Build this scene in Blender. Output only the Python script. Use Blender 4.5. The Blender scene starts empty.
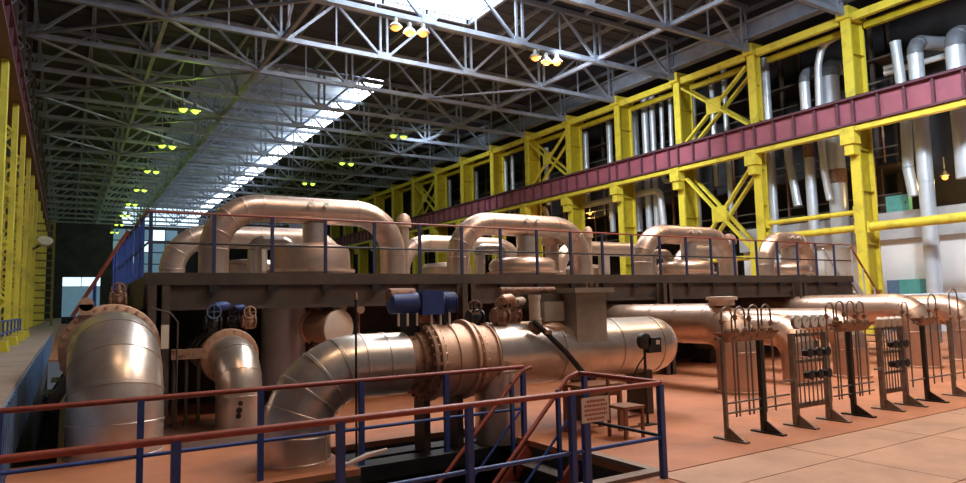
import bpy, bmesh, math, random
from mathutils import Vector, Matrix
random.seed(7)
SC = bpy.context.scene
COL = SC.collection
R = math.radians

# ------------------------------------------------------------------ camera
cam_d = bpy.data.cameras.new('camera'); cam = bpy.data.objects.new('camera', cam_d); COL.objects.link(cam)
F_PX = 667.17
cam_d.sensor_width = 36.0; cam_d.lens = F_PX / 966 * 36.0; cam_d.clip_end = 400; cam_d.clip_start = 0.05
yaw, pitch, roll = R(32.02), R(5.27), R(-1.27)
fwd = Vector((math.sin(yaw)*math.cos(pitch), math.cos(yaw)*math.cos(pitch), math.sin(pitch)))
rgt = Vector((math.cos(yaw), -math.sin(yaw), 0)); upv = rgt.cross(fwd)
r2 = rgt*math.cos(roll) + upv*math.sin(roll); u2 = -rgt*math.sin(roll) + upv*math.cos(roll)
m = Matrix((r2, u2, -fwd)).transposed().to_4x4(); m.translation = (0, 0, 2.0)
cam.matrix_world = m
SC.camera = cam

# ------------------------------------------------------------------ world, exposure, large lights
SC.view_settings.view_transform = 'Standard'; SC.view_settings.look = 'None'
SC.view_settings.gamma = 1.0; SC.view_settings.use_curve_mapping = False
SC.view_settings.exposure = 0.0
W = bpy.data.worlds.new('world'); SC.world = W; W.use_nodes = True
bgn = W.node_tree.nodes['Background']; bgn.inputs[0].default_value = (0.75, 0.85, 1.0, 1); bgn.inputs[1].default_value = 0.09
SC.cycles.max_bounces = 6; SC.cycles.diffuse_bounces = 3; SC.cycles.glossy_bounces = 4
SC.cycles.sample_clamp_indirect = 6.0
DAY = 9.0           # brightness of the skylight glass
WARM = (1.0, 0.66, 0.40)

def added_spot(loc, power, color, radius=0.5, spot=None, aim=None):
    d = bpy.data.lights.new('added_spot_light', 'SPOT' if spot else 'POINT'); d.energy = power; d.color = color
    d.shadow_soft_size = radius
    o = bpy.data.objects.new('added_spot_light', d); COL.objects.link(o); o.location = loc
    if spot:
        d.spot_size = R(spot); d.spot_blend = 0.6
        v = Vector(aim) - Vector(loc); o.rotation_euler = v.to_track_quat('-Z', 'Y').to_euler()
    return o
# added warm spots at truss height for lamps inferred overhead, no fixtures
for (x, y, p) in ((14.6, 6, 2500), (7, 1.5, 1500), (1.5, 4.5, 750), (23, 6, 2300), (28, 16, 1600), (14.6, 17, 1500)):
    added_spot((x, y, 15.6), p, WARM, 0.6, 125, (x, y, 0))
# added daylight-white spots without fixtures, brightening the two side walls
for (x, y, p, ax, ay, az) in ((24, 8, 9500, 38, 18, 5), (23.9, 29.6, 5000, 37, 38, 10), (25.0, 51.0, 2200, 37, 64, 12),
                              (5, 8, 3000, -2, 30, 6)):
    added_spot((x, y, 16.2), p, (0.80, 0.90, 1.0), 0.8, 95, (ax, ay, az))

# ------------------------------------------------------------------ materials
MATS = {}
def mat(name, col, rough=0.5, metal=0.0, var=0.12, scale=3.0, bump=0.0, bscale=30.0, dirt=None, emit=None, estr=0.0, stretch=None, alpha=None):
    if name in MATS: return MATS[name]
    M = bpy.data.materials.new(name); M.use_nodes = True; nt = M.node_tree; N = nt.nodes; Lk = nt.links
    b = N['Principled BSDF']; b.inputs['Roughness'].default_value = rough; b.inputs['Metallic'].default_value = metal
    tc = N.new('ShaderNodeTexCoord'); mp = N.new('ShaderNodeMapping'); Lk.new(tc.outputs['Object'], mp.inputs[0])
    if stretch: mp.inputs['Scale'].default_value = stretch
    nz = N.new('ShaderNodeTexNoise'); nz.inputs['Scale'].default_value = scale; nz.inputs['Detail'].default_value = 6; nz.inputs['Roughness'].default_value = 0.65
    Lk.new(mp.outputs[0], nz.inputs['Vector'])
    rp = N.new('ShaderNodeValToRGB'); Lk.new(nz.outputs['Fac'], rp.inputs[0])
    lo = tuple(c*(1-var) for c in col) if dirt is None else dirt
    hi = tuple(min(1, c*(1+var)) for c in col)
    rp.color_ramp.elements[0].position = 0.32; rp.color_ramp.elements[0].color = (*lo, 1)
    rp.color_ramp.elements[1].position = 0.62 if dirt is None else 0.5; rp.color_ramp.elements[1].color = (*hi, 1)
    Lk.new(rp.outputs[0], b.inputs['Base Color'])
    if bump:
        n2 = N.new('ShaderNodeTexNoise'); n2.inputs['Scale'].default_value = bscale; n2.inputs['Detail'].default_value = 4
        Lk.new(mp.outputs[0], n2.inputs['Vector'])
        bp = N.new('ShaderNodeBump'); bp.inputs['Strength'].default_value = bump; bp.inputs['Distance'].default_value = 0.02
        Lk.new(n2.outputs['Fac'], bp.inputs['Height']); Lk.new(bp.outputs[0], b.inputs['Normal'])
    if emit: b.inputs['Emission Color'].default_value = (*emit, 1); b.inputs['Emission Strength'].default_value = estr
    MATS[name] = M; return M

ALU = mat('aluminium cladding', (0.62, 0.53, 0.46), 0.32, 0.78, 0.14, 2.2, 0.12, 9)
ALU2 = mat('aluminium cladding with pink tinge', (0.60, 0.43, 0.335), 0.35, 0.75, 0.12, 1.8, 0.12, 8)
ALUW = mat('pale galvanised cladding', (0.74, 0.77, 0.82), 0.45, 0.35, 0.12, 1.2, 0.1, 6)
WPIPE = mat('white painted pipe', (0.66, 0.72, 0.80), 0.36, 0.4, 0.10, 1.0)
RUST = mat('rusty cast iron', (0.26, 0.15, 0.10), 0.75, 0.2, 0.3, 11, 0.4, 40, dirt=(0.05, 0.035, 0.03))
FLANGE = mat('weathered flange steel', (0.58, 0.38, 0.27), 0.5, 0.4, 0.12, 2.5, 0.2, 40, dirt=(0.46, 0.29, 0.20))
TERRA = mat('terracotta floor', (0.41, 0.155, 0.072), 0.55, 0, 0.22, 0.7, 0.15, 18)
SLAB = mat('pinkish concrete slab', (0.43, 0.235, 0.145), 0.62, 0, 0.16, 1.1, 0.2, 25)
CONC = mat('grey walkway concrete', (0.27, 0.205, 0.165), 0.8, 0, 0.2, 1.5, 0.2, 20)
DCONC = mat('very dark concrete', (0.05, 0.045, 0.042), 0.85, 0, 0.3, 1.5, 0.2, 12)  # on the blocks under the platform this dark tone stands for shade
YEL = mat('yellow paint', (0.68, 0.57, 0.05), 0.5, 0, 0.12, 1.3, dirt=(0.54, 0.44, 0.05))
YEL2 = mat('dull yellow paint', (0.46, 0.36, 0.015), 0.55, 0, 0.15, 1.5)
MAR = mat('plum red paint', (0.32, 0.09, 0.125), 0.5, 0, 0.14, 0.9)
MARL = mat('dark plum edge paint', (0.12, 0.04, 0.06), 0.55, 0, 0.15, 1)
STEEL = mat('pale grey structural steel', (0.27, 0.31, 0.39), 0.5, 0.2, 0.2, 1.0)
DSTEEL = mat('dark brown structural steel', (0.075, 0.058, 0.048), 0.6, 0.2, 0.25, 1.5)
GSTEEL = mat('grey green steel beam', (0.20, 0.19, 0.17), 0.6, 0.2, 0.2, 1.5)
DECK = mat('brown corrugated roof deck', (0.048, 0.054, 0.075), 0.8, 0, 0.3, 0.25, stretch=(0.3, 4, 1))
PALE = mat('whitewashed lantern ceiling', (0.34, 0.39, 0.45), 0.8, 0, 0.12, 0.4)
DARKW = mat('dark sooty wall', (0.035, 0.035, 0.04), 0.85, 0, 0.4, 0.5)
WWALL = mat('white painted wall', (0.86, 0.87, 0.88), 0.7, 0, 0.05, 0.6)
GWALL = mat('grey wall band', (0.45, 0.46, 0.48), 0.7, 0, 0.15, 0.8)
BLUE = mat('blue paint', (0.03, 0.065, 0.25), 0.45, 0, 0.2, 4)
BLUEL = mat('faded blue sheet', (0.10, 0.17, 0.28), 0.6, 0, 0.3, 3)
BLUED = mat('dark blue post paint', (0.03, 0.045, 0.12), 0.5, 0, 0.2, 4)
ELB = mat('dark grey bend sheet', (0.20, 0.22, 0.26), 0.5, 0.3, 0.2, 2)
RED = mat('red brown handrail paint', (0.27, 0.055, 0.035), 0.42, 0, 0.2, 6)
REDO = mat('orange red handrail paint', (0.42, 0.14, 0.07), 0.5, 0, 0.2, 6)
BLK = mat('black painted steel', (0.02, 0.02, 0.022), 0.5, 0.2, 0.3, 4)
RACK = mat('oxidised rack steel', (0.22, 0.19, 0.165), 0.5, 0.5, 0.3, 5)
GAUGE = mat('gauge face enamel', (0.80, 0.78, 0.72), 0.4, 0, 0.05, 5)
COVER = mat('pale round cover', (0.66, 0.58, 0.50), 0.55, 0.1, 0.08, 3)
WOOD = mat('worn wood', (0.22, 0.095, 0.045), 0.6, 0, 0.25, 5, stretch=(1, 8, 1))
TEAL = mat('teal sheet metal', (0.10, 0.36, 0.33), 0.5, 0, 0.15, 2)
SIGNW = mat('white enamel sign', (0.72, 0.66, 0.56), 0.5, 0, 0.06, 3)
SIGNR = mat('red sign print', (0.45, 0.08, 0.05), 0.6)
GBOX = mat('grey duct sheet', (0.33, 0.30, 0.25), 0.55, 0.3, 0.15, 2)
GLASSD = mat('skylight glass lit by the sky', (0.8, 0.9, 1.0), 0.3, 0, 0, 1, emit=(0.86, 0.93, 1.0), estr=DAY)
GLASSE = mat('end glazing lit by the sky', (0.8, 0.9, 1.0), 0.3, 0, 0, 1, emit=(0.65, 0.85, 1.0), estr=1.3)
GLASSB = mat('dim blue daylight glass', (0.2, 0.3, 0.4), 0.3, emit=(0.25, 0.5, 0.7), estr=0.25)
OLIVE = mat('olive green paint', (0.13, 0.12, 0.02), 0.6)
SHADE = mat('brown floor plate toned for shade', (0.11, 0.06, 0.042), 0.55, 0.1, 0.3, 2)  # dark brown stands for shade on the floor
BULBG = mat('greenish lamp glow', (0.15, 0.22, 0.02), 0.4, emit=(0.58, 1.0, 0.08), estr=2.2)
BULBW = mat('orange lamp glow', (0.25, 0.08, 0.01), 0.4, emit=(1.0, 0.32, 0.06), estr=2.6)
HOUS = mat('lamp housing', (0.35, 0.36, 0.34), 0.5, 0.4)

# ------------------------------------------------------------------ mesh helpers
class MB:
    def __init__(s): s.v = []; s.f = []
    def add(s, vs, fs):
        o = len(s.v); s.v += [tuple(p) for p in vs]; s.f += [tuple(i+o for i in f) for f in fs]; return s
    def box(s, x0, x1, y0, y1, z0, z1):
        return s.add([(x0,y0,z0),(x1,y0,z0),(x1,y1,z0),(x0,y1,z0),(x0,y0,z1),(x1,y0,z1),(x1,y1,z1),(x0,y1,z1)],
                     [(3,2,1,0),(4,5,6,7),(0,1,5,4),(1,2,6,5),(2,3,7,6),(3,0,4,7)])
    def bar(s, p, q, w, h=None, up=(0,0,1)):
        h = h or w; p = Vector(p); q = Vector(q); d = (q-p).normalized(); u = Vector(up)
        if abs(d.dot(u)) > 0.97: u = Vector((1,0,0)) if abs(d.x) < 0.9 else Vector((0,1,0))
        a = d.cross(u).normalized()*(w/2); b = a.cross(d).normalized()*(h/2)
        vs = [e+i*a+j*b for e in (p,q) for i,j in ((-1,-1),(1,-1),(1,1),(-1,1))]
        return s.add(vs, [(0,1,2,3),(7,6,5,4),(0,4,5,1),(1,5,6,2),(2,6,7,3),(3,7,4,0)])
    def tube(s, pts, r, n=12, cap=True, t0=None, t1=None):
        P = [Vector(p) for p in pts]; k = len(P); rr = r if isinstance(r, (list, tuple)) else [r]*k
        T = []
        for i in range(k):
            d = (P[min(i+1,k-1)] - P[max(i-1,0)]); T.append(d.normalized() if d.length > 1e-9 else (T[-1] if T else Vector((0,0,1))))
        if t0 is not None: T[0] = t0
        if t1 is not None: T[-1] = t1
        u = Vector((0,0,1)) if abs(T[0].z) < 0.9 else Vector((1,0,0))
        a = (u - T[0]*u.dot(T[0])).normalized(); vs = []
        for i in range(k):
            a = (a - T[i]*a.dot(T[i])).normalized(); b = T[i].cross(a)
            for j in range(n):
                t = 2*math.pi*j/n; vs.append(P[i] + rr[i]*(a*math.cos(t) + b*math.sin(t)))
        fs = [(i*n+j, i*n+(j+1)%n, (i+1)*n+(j+1)%n, (i+1)*n+j) for i in range(k-1) for j in range(n)]
        if cap: fs += [tuple(reversed(range(n))), tuple(range((k-1)*n, k*n))]
        return s.add(vs, fs)
    def lathe(s, o, ax, prof, n=32):           # prof: (radius, distance along the axis)
        o = Vector(o); ax = Vector(ax).normalized()
        pts = [o + ax*t for r, t in prof]; k = len(prof)
        u = Vector((0,0,1)) if abs(ax.z) < 0.9 else Vector((1,0,0)); a = (u - ax*u.dot(ax)).normalized(); b = ax.cross(a)
        vs = [pts[i] + max(prof[i][0], 1e-4)*(a*math.cos(2*math.pi*j/n) + b*math.sin(2*math.pi*j/n)) for i in range(k) for j in range(n)]
        fs = [(i*n+j, i*n+(j+1)%n, (i+1)*n+(j+1)%n, (i+1)*n+j) for i in range(k-1) for j in range(n)]
        return s.add(vs, fs + [tuple(reversed(range(n))), tuple(range((k-1)*n, k*n))])
    def mesh(s, name, material, off=(0,0,0), smooth=True, bevel=0):
        me = bpy.data.meshes.new(name); o = Vector(off)
        me.from_pydata([tuple(Vector(p)-o) for p in s.v], [], s.f); me.materials.append(material)
        if smooth:
            me.polygons.foreach_set('use_smooth', [True]*len(me.polygons)); me.set_sharp_from_angle(angle=R(38))
        me.update(); return me

def link(name, me, parent=None, loc=(0,0,0)):
    o = bpy.data.objects.new(name, me); COL.objects.link(o); o.location = loc
    if parent: o.parent = parent
    return o
def tag(o, label, cat=None, group=None, kind=None):
    o['label'] = label
    if cat: o['category'] = cat
    if group: o['group'] = group
    if kind: o['kind'] = kind
    return o
def thing(name, label, cat, loc=(0,0,0), group=None):
    return tag(link(name, None, None, loc), label, cat, group)
def origin(o):
    p = Vector(o.location)
    while o.parent: o = o.parent; p += Vector(o.location)
    return p
def part(name, mb, material, parent, kind=None, smooth=True):      # mb is in world coordinates
    o = link(name, mb.mesh(name, material, origin(parent), smooth), parent)
    if kind: o['kind'] = kind
    return o
def solo(name, mb, material, label, cat, loc=(0,0,0), group=None):  # a thing that is one mesh
    return tag(link(name, mb.mesh(name, material, loc), None, loc), label, cat, group)
def struct(name, mb, material, label):
    o = link(name, mb.mesh(name, material, (0,0,0), False)); o['kind'] = 'structure'; o['label'] = label; return o
def dup(o, parent=None, delta=None):
    c = o.copy(); COL.objects.link(c); c.parent = parent
    if delta: c.location = Vector(o.location) + Vector(delta)
    for ch in o.children: dup(ch, c)
    return c
ORD = ['first','second','third','fourth','fifth','sixth','seventh','eighth','ninth','tenth','eleventh','twelfth','thirteenth',
       'fourteenth','fifteenth','sixteenth','seventeenth','eighteenth','nineteenth','twentieth','twenty-first','twenty-second']

def fillet(wp, bend, nseg=10):
    """centre line through way points with round bends: list of pieces (list of points, is_bend)"""
    wp = [Vector(p) for p in wp]; pieces = []; cur = wp[0]
    for i in range(1, len(wp)-1):
        a = (wp[i-1]-wp[i]).normalized(); b = (wp[i+1]-wp[i]).normalized()
        ang = a.angle(b); t = bend/math.tan(ang/2)
        p0 = wp[i]+a*t; p1 = wp[i]+b*t; c = wp[i] + (a+b).normalized()*(bend/math.sin(ang/2))
        if (p0-cur).length > 1e-3: pieces.append(([cur, p0], False))
        v0 = p0-c; v1 = p1-c; tot = v0.angle(v1); axn = v0.cross(v1).normalized()
        pieces.append(([c + (Matrix.Rotation(tot*k/nseg, 3, axn) @ v0) for k in range(nseg+1)], (c, axn))); cur = p1
    if (wp[-1]-cur).length > 1e-3: pieces.append(([cur, wp[-1]], False))
    return pieces
def pipe(name, label, cat, wp, r, bend, material, group=None, n=28, straight=1.0, bend_parts=4, nseg=12, lip=0.010, loc=None, band=None, bend_mat=None):
    """insulated pipe: every length of cladding is a part with a raised lip at its joint"""
    t = thing(name, label, cat, loc if loc is not None else wp[0], group)
    for pts, isb in fillet(wp, bend, nseg):
        if isb:
            step = max(1, nseg//bend_parts)
            chunks = [pts[i:i+step+1] for i in range(0, nseg, step)]
        else:
            L = (pts[1]-pts[0]).length; k = max(1, round(L/straight))
            chunks = [[pts[0].lerp(pts[1], i/k), pts[0].lerp(pts[1], (i+1)/k)] for i in range(k)]
        for ch in chunks:
            if len(ch) < 2: continue
            t0 = t1 = d0 = (ch[1]-ch[0]).normalized()
            if isb:
                c_, ax_ = isb; t0 = ax_.cross(ch[0]-c_).normalized(); t1 = ax_.cross(ch[-1]-c_).normalized()
            q = [ch[0], ch[0].lerp(ch[1], .28), ch[0].lerp(ch[1], .36)] + ch[1:]
            if not isb: q = [ch[0], ch[0]+d0*min(.035, (ch[1]-ch[0]).length*.3), ch[0]+d0*min(.042, (ch[1]-ch[0]).length*.36)] + ch[1:]
            part('cladding_segment', MB().tube(q, [r+lip, r+lip] + [r]*(len(q)-2), n, True, t0, t1), (bend_mat or material) if isb else material, t)
    return t
def flange(parent, o, ax, r, th, material, name='flange', nb=20, n=36, br=0.03):
    ax = Vector(ax).normalized(); o = Vector(o)
    f = part(name, MB().lathe(o - ax*th/2, ax, [(r*0.6, 0), (r*0.98, 0), (r, th*0.12), (r, th*0.88), (r*0.98, th), (r*0.6, th)], n), material, parent)
    if nb:
        u = Vector((0,0,1)) if abs(ax.z) < 0.9 else Vector((1,0,0)); a = (u - ax*u.dot(ax)).normalized(); b = ax.cross(a)
        mb = MB()
        for k in range(nb):
            t = 2*math.pi*(k+.5)/nb; c = o + (a*math.cos(t)+b*math.sin(t))*(r-br*1.5)
            mb.tube([c-ax*(th/2+br), c+ax*(th/2+br)], br, 6)
        part('bolt_ring', mb, material, f, 'stuff')
    return f

# ================================================================== SETTING
S = 5.87; Y0 = 18.9                       # bay length and first visible column line
YEND = 140.0
YC = [Y0 + S*i for i in range(20)]
PX0, PX1, PY0, PY1 = -0.56, 5.77, 5.75, 8.0   # stair pit
fl = MB()
TX0, TX1, TY1_ = 3.15, 5.76, 9.45           # trench under the valve, open to the pit
GX1, GY0, GY1 = -0.04, 10.8, 34.0          # narrow trench along the walkway
fl.box(PX0, PX1, -6, PY0, -0.08, 0).box(PX0, TX0, PY1, TY1_, -0.08, 0).box(TX1, PX1, PY1, TY1_, -0.08, 0).box(PX0, PX1, TY1_, GY0, -0.08, 0)
fl.box(GX1, PX1, GY0, GY1, -0.08, 0).box(PX0, PX1, GY1, YEND, -0.08, 0).box(PX1, 45, 5.66, YEND, -0.08, 0)
fl.box(PX1, 45, -6, 5.66, -0.16, -0.06)
floor = struct('floor', fl, TERRA, 'terracotta coloured machine hall floor')
xs = [5.8, 8.2, 10.4, 12.6, 14.8, 17.0, 19.2, 21.4, 23.6, 26.5, 30, 34]; ys = [5.64, 4.85, 3.55, 2.3, 1.0, -0.6, -2.5, -6]
for i in range(len(xs)-1):
    for j in range(len(ys)-1):
        link('floor_slab', MB().box(xs[i]+.008, xs[i+1]-.008, ys[j+1]+.008, ys[j]-.008, -0.06, 0.0).mesh('floor_slab', SLAB, (0,0,0), False), floor)
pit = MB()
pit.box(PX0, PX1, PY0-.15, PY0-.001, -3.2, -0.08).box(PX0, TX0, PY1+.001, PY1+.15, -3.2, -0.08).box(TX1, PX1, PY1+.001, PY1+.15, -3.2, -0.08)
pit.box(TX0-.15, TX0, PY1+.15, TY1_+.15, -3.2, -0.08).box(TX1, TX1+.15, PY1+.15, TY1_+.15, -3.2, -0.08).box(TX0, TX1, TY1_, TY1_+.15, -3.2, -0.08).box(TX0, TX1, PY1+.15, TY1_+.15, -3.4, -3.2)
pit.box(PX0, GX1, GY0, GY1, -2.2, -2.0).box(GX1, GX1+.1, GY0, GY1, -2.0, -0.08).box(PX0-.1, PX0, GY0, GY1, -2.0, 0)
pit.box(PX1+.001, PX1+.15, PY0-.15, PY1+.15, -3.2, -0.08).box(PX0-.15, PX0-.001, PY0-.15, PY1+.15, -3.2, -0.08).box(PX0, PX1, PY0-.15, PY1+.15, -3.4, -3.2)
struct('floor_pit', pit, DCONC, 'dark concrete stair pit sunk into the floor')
kerb = MB().box(4.2, PX1+.12, PY0-.16, PY0, 0.001, 0.05).box(PX1, PX1+.12, PY0, 6.85, 0.001, 0.05)
struct('trim_1', kerb, CONC, 'low concrete kerb around the stair pit')
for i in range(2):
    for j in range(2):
        part('shade_plate', MB().box(1.4+1.3*i, 2.68+1.3*i, 10.5+1.3*j, 11.78+1.3*j, 0.0, 0.012), SHADE, floor, smooth=False)  # added dark plates imitate the shaded floor in front of the platform
# raised walkway along the left wall
walk = struct('floor_walkway', MB().box(-2.6, PX0-.02, -6, YEND, 0.0, 1.0), CONC, 'raised concrete walkway along the left wall')
for k in range(26):
    y = 8.3 + k*1.2
    part('side_panel', MB().box(PX0-.02, PX0, y+.01, y+1.18, 0.05, 0.93).box(PX0, PX0+.025, y+.2, y+.25, .05, .93).box(PX0, PX0+.025, y+.6, y+.65, .05, .93).box(PX0, PX0+.025, y+1., y+1.05, .05, .93), BLUEL, walk, smooth=False)
struct('wall_left', MB().box(-4.2, -3.9, -6, YEND, 0, 20), DARKW, 'dark wall behind the left yellow columns')
struct('wall_right', MB().box(43.0, 43.3, -6, YEND, 0, 20), DARKW, 'dark back wall of the pipe bay on the right')
wr = struct('wall_service', MB().box(39.0, 39.25, 8, 29.0, 0, 5.0), WWALL, 'white painted low wall at the right')
part('ledge', MB().box(38.6, 39.3, 8, 29.0, 5.0, 6.5), GWALL, wr)
struct('wall_end', MB().box(-4, 43, YEND, YEND+.3, 0, 17.8).box(-4, 8.3, YEND, YEND+.3, 17.8, 20), DARKW, 'dark far end wall of the hall')

# roof
LX0, LX1, LY0 = 8.3, 21.7, 48.4            # raised lantern beyond LY0
SX0, SX1, SY0, SY1 = 11.2, 21.3, 2.0, 35.2 # near skylight
ZR = 20.0
rf = MB()
rf.box(-4, SX0, -6, LY0, ZR, ZR+.15).box(SX1, 43.3, -6, LY0, ZR, ZR+.15).box(SX0, SX1, SY1, LY0, ZR, ZR+.15).box(SX0, SX1, -6, SY0, ZR, ZR+.15)
rf.box(-4, LX0, LY0, YEND, ZR, ZR+.15).box(LX1, 43.3, LY0, YEND, ZR, ZR+.15)
roof = struct('ceiling', rf, DECK, 'dark corrugated roof deck on steel purlins')
for k in range(14):
    x = -2.0 + 2.9*k
    for (a, b) in ((-6, LY0), (LY0, YEND)):
        if (a < 40 and SX0-.1 < x < SX1+.1): a2, b2 = SY1, b
        elif (a > 40 and LX0-.1 < x < LX1+.1): continue
        else: a2, b2 = a, b
        part('purlin', MB().box(x-.07, x+.07, a2, b2, ZR-.26, ZR-.001), STEEL, roof, smooth=False)
for k in range(46):                          # cross ribs of the deck, closest bays only
    y = 12 + k*1.17
    for (a, b) in ((21.4, 35.0), (-3.5, 13.1)):
        if y < LY0: part('deck_rib', MB().box(a, b, y, y+.12, ZR-.07, ZR-.001), DECK, roof, smooth=False)
lan = struct('ceiling_lantern', MB().box(LX0, LX1, LY0, YEND, 21.8, 21.95).box(LX0-.1, LX0, LY0, YEND, ZR, 21.8).box(LX0, LX1, LY0-.1, LY0, ZR+.15, 21.95), PALE, 'whitewashed inside of the raised roof lantern')
for k in range(30):
    y = LY0 + 1.5 + k*3.1
    part('rafter', MB().box(LX0, LX1, y, y+.18, 21.5, 21.79), STEEL, lan, smooth=False)
def window(name, label): o = link(name, None); o['kind'] = 'structure'; o['label'] = label; return o
w1 = window('window_1', 'wide bright skylight in the near roof')
for i in range(4):
    for j in range(12):
        a = SX0 + (SX1-SX0)*i/4; b = SX0 + (SX1-SX0)*(i+1)/4; c = SY0 + (SY1-SY0)*j/12; d = SY0 + (SY1-SY0)*(j+1)/12
        part('pane', MB().box(a+.03, b-.03, c+.03, d-.03, ZR+.05, ZR+.08), GLASSD, w1, smooth=False)
for i in range(5):
    a = SX0 + (SX1-SX0)*i/4; part('glazing_bar', MB().box(a-.04, a+.04, SY0, SY1, ZR-.02, ZR+.12), STEEL, w1, smooth=False)
part('frame', MB().box(SX0-.15, SX1+.15, SY1, SY1+.2, ZR-.3, ZR+.2).box(SX1, SX1+.2, SY0, SY1, ZR-.3, ZR+.2).box(SX0-.2, SX0, SY0, SY1, ZR-.3, ZR+.2), STEEL, w1, smooth=False)
w2 = window('window_2', 'long bright strip of lantern glazing running down the roof')
for k in range(31):
    y = LY0 + k*3.0
    for (z0, z1) in ((20.1, 20.87), (20.95, 21.75)):
        part('pane', MB().box(LX1-.03, LX1, y+.08, y+2.92, z0, z1), GLASSD, w2, smooth=False)
    part('mullion', MB().box(LX1-.1, LX1+.05, y-.08, y+.08, 20.0, 21.8), STEEL, w2, smooth=False)
part('transom', MB().box(LX1-.09, LX1+.04, LY0, YEND-1, 20.87, 20.95), STEEL, w2, smooth=False)
w3 = window('window_3', 'pale blue glazing high in the far end wall')
for i in range(7):
    for j in range(2):
        a = LX0 + (LX1-LX0)*i/7; part('pane', MB().box(a+.08, a+1.88, YEND-.05, YEND, 17.9+2.4*j, 20.2+2.4*j), GLASSE, w3, smooth=False)
w4 = window('window_4', 'dim blue glazing in the middle of the far end wall')
for i in range(5):
    for j in range(4):
        a = 7.0 + 2.2*i; part('pane', MB().box(a+.08, a+2.1, YEND-.06, YEND-.02, 8.6+2.2*j, 10.6+2.2*j), GLASSE if (i*3+j*5) % 4 == 0 else GLASSB, w4, smooth=False)
d1 = window('door_1', 'bright open doorway at the far end of the hall')
part('pane', MB().box(-0.6, 2.2, YEND-.06, YEND-.02, 6.6, 8.2), GLASSE, d1, smooth=False)
part('pane', MB().box(2.3, 5.2, YEND-.06, YEND-.02, 6.6, 8.2), GLASSE, d1, smooth=False)
part('pane', MB().box(-0.6, 5.2, YEND-.06, YEND-.02, 1.2, 6.5), GLASSB, d1, smooth=False)

# ================================================================== ROOF STEELWORK
ZB, ZT = 17.0, 19.7
BN = [-2.1, 4.0, 10.0, 16.0, 22.0, 28.0, 34.6]
def make_truss(y, label):
    t = thing('roof_truss', label, 'truss', (16.0, y, ZB), 'roof trusses spanning the hall')
    part('bottom_chord', MB().box(BN[0]-1, BN[-1]+.4, y-.13, y+.13, ZB-.13, ZB+.13), STEEL, t, smooth=False)
    part('top_chord', MB().box(BN[0]-1, BN[-1]+.4, y-.13, y+.13, ZT-.13, ZT+.13), STEEL, t, smooth=False)
    for i, x in enumerate(BN):
        for s in (-.22, .22):
            part('vertical', MB().bar((x+s, y, ZB), (x+s, y, ZT), .13, .13), STEEL, t, smooth=False)
        part('gusset_plate', MB().box(x-.45, x+.45, y-.16, y+.16, ZB-.1, ZB+.32), STEEL, t, smooth=False)
        if i < len(BN)-1:
            mx = (x+BN[i+1])/2
            part('diagonal', MB().bar((x+.25, y, ZB+.1), (mx-.15, y, ZT-.1), .15, .15), STEEL, t, smooth=False)
            part('diagonal', MB().bar((BN[i+1]-.25, y, ZB+.1), (mx+.15, y, ZT-.1), .15, .15), STEEL, t, smooth=False)
            part('hanger', MB().bar((mx, y, ZB), (mx, y, ZT), .08, .08), STEEL, t, smooth=False)
    return t
tr0 = None
TY = [Y0 + S*i for i in range(0, 20)]
for i, y in enumerate(TY):
    lab = 'grey steel roof truss crossing the hall, %s counted from the camera' % ORD[i]
    if tr0 is None: tr0 = make_truss(y, lab)
    else: o = dup(tr0, None, (0, y-TY[0], 0)); o['label'] = lab
nm = {4.0: 'above the left row of green lamps', 10.0: 'left of the skylight strip', 16.0: 'below the lantern ceiling', 22.0: 'beside the right lamp row', 28.0: 'nearest the yellow colonnade'}
for x in (4.0, 10.0, 28.0):
    t = thing('roof_tie', 'long grey tie beam linking the trusses, %s' % nm[x], 'beam', (x, TY[0], ZB), 'lengthwise roof ties')
    for i in range(len(TY)-1):
        part('tie_length', MB().box(x-.11, x+.11, TY[i]+.13, TY[i+1]-.13, ZB+.02, ZB+.24), STEEL, t, smooth=False)
    for i in range(0, len(TY)-1 if x == 10.0 else 0):
        ym = (TY[i]+TY[i+1])/2
        part('sway_brace', MB().bar((x, TY[i]+.15, ZB+.3), (x, ym, ZT-.1), .11), STEEL, t, smooth=False)
        part('sway_brace', MB().bar((x, TY[i+1]-.15, ZB+.3), (x, ym, ZT-.1), .11), STEEL, t, smooth=False)
for i in range(0, 9):
    t = thing('wind_bracing', 'flat diagonal bracing between the %s and %s roof trusses' % (ORD[i], ORD[i+1]), 'bracing', (16, (TY[i]+TY[i+1])/2, ZB), 'plan bracing of the roof')
    for k in ((0, 1, 4) if i > 2 else (0, 1)):
        a, b = BN[k], BN[k+1]
        if (i+k) % 2: a, b = b, a
        part('diagonal', MB().bar((a, TY[i]+.15, ZB-.02), (b, TY[i+1]-.15, ZB-.02), .17, .12), STEEL, t, smooth=False)

# ================================================================== RIGHT COLONNADE
XC = 35.0
def make_column(y, label, dep=1.38):
    t = thing('yellow_column', label, 'column', (XC+.7, y, 0), 'yellow columns of the right side')
    for (a, b, h) in ((XC, XC+.14, .25), (XC+dep-.14, XC+dep, .25)):
        part('flange_plate', MB().box(a, b, y-h, y+h, 0, 17.3), YEL, t, smooth=False)
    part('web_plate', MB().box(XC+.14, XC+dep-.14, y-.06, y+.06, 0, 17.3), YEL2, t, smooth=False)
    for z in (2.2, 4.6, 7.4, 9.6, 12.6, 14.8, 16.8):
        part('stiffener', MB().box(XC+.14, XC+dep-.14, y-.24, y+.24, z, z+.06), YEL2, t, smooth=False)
    part('bracket', MB().box(XC-.62, XC, y-.38, y+.38, 9.85, 10.75).box(XC-.5, XC, y-.25, y+.25, 9.3, 9.85), YEL, t, smooth=False)
    part('cap_plate', MB().box(XC-.25, XC+dep+.12, y-.34, y+.34, 16.7, 17.35), YEL, t, smooth=False)
    return t
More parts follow.
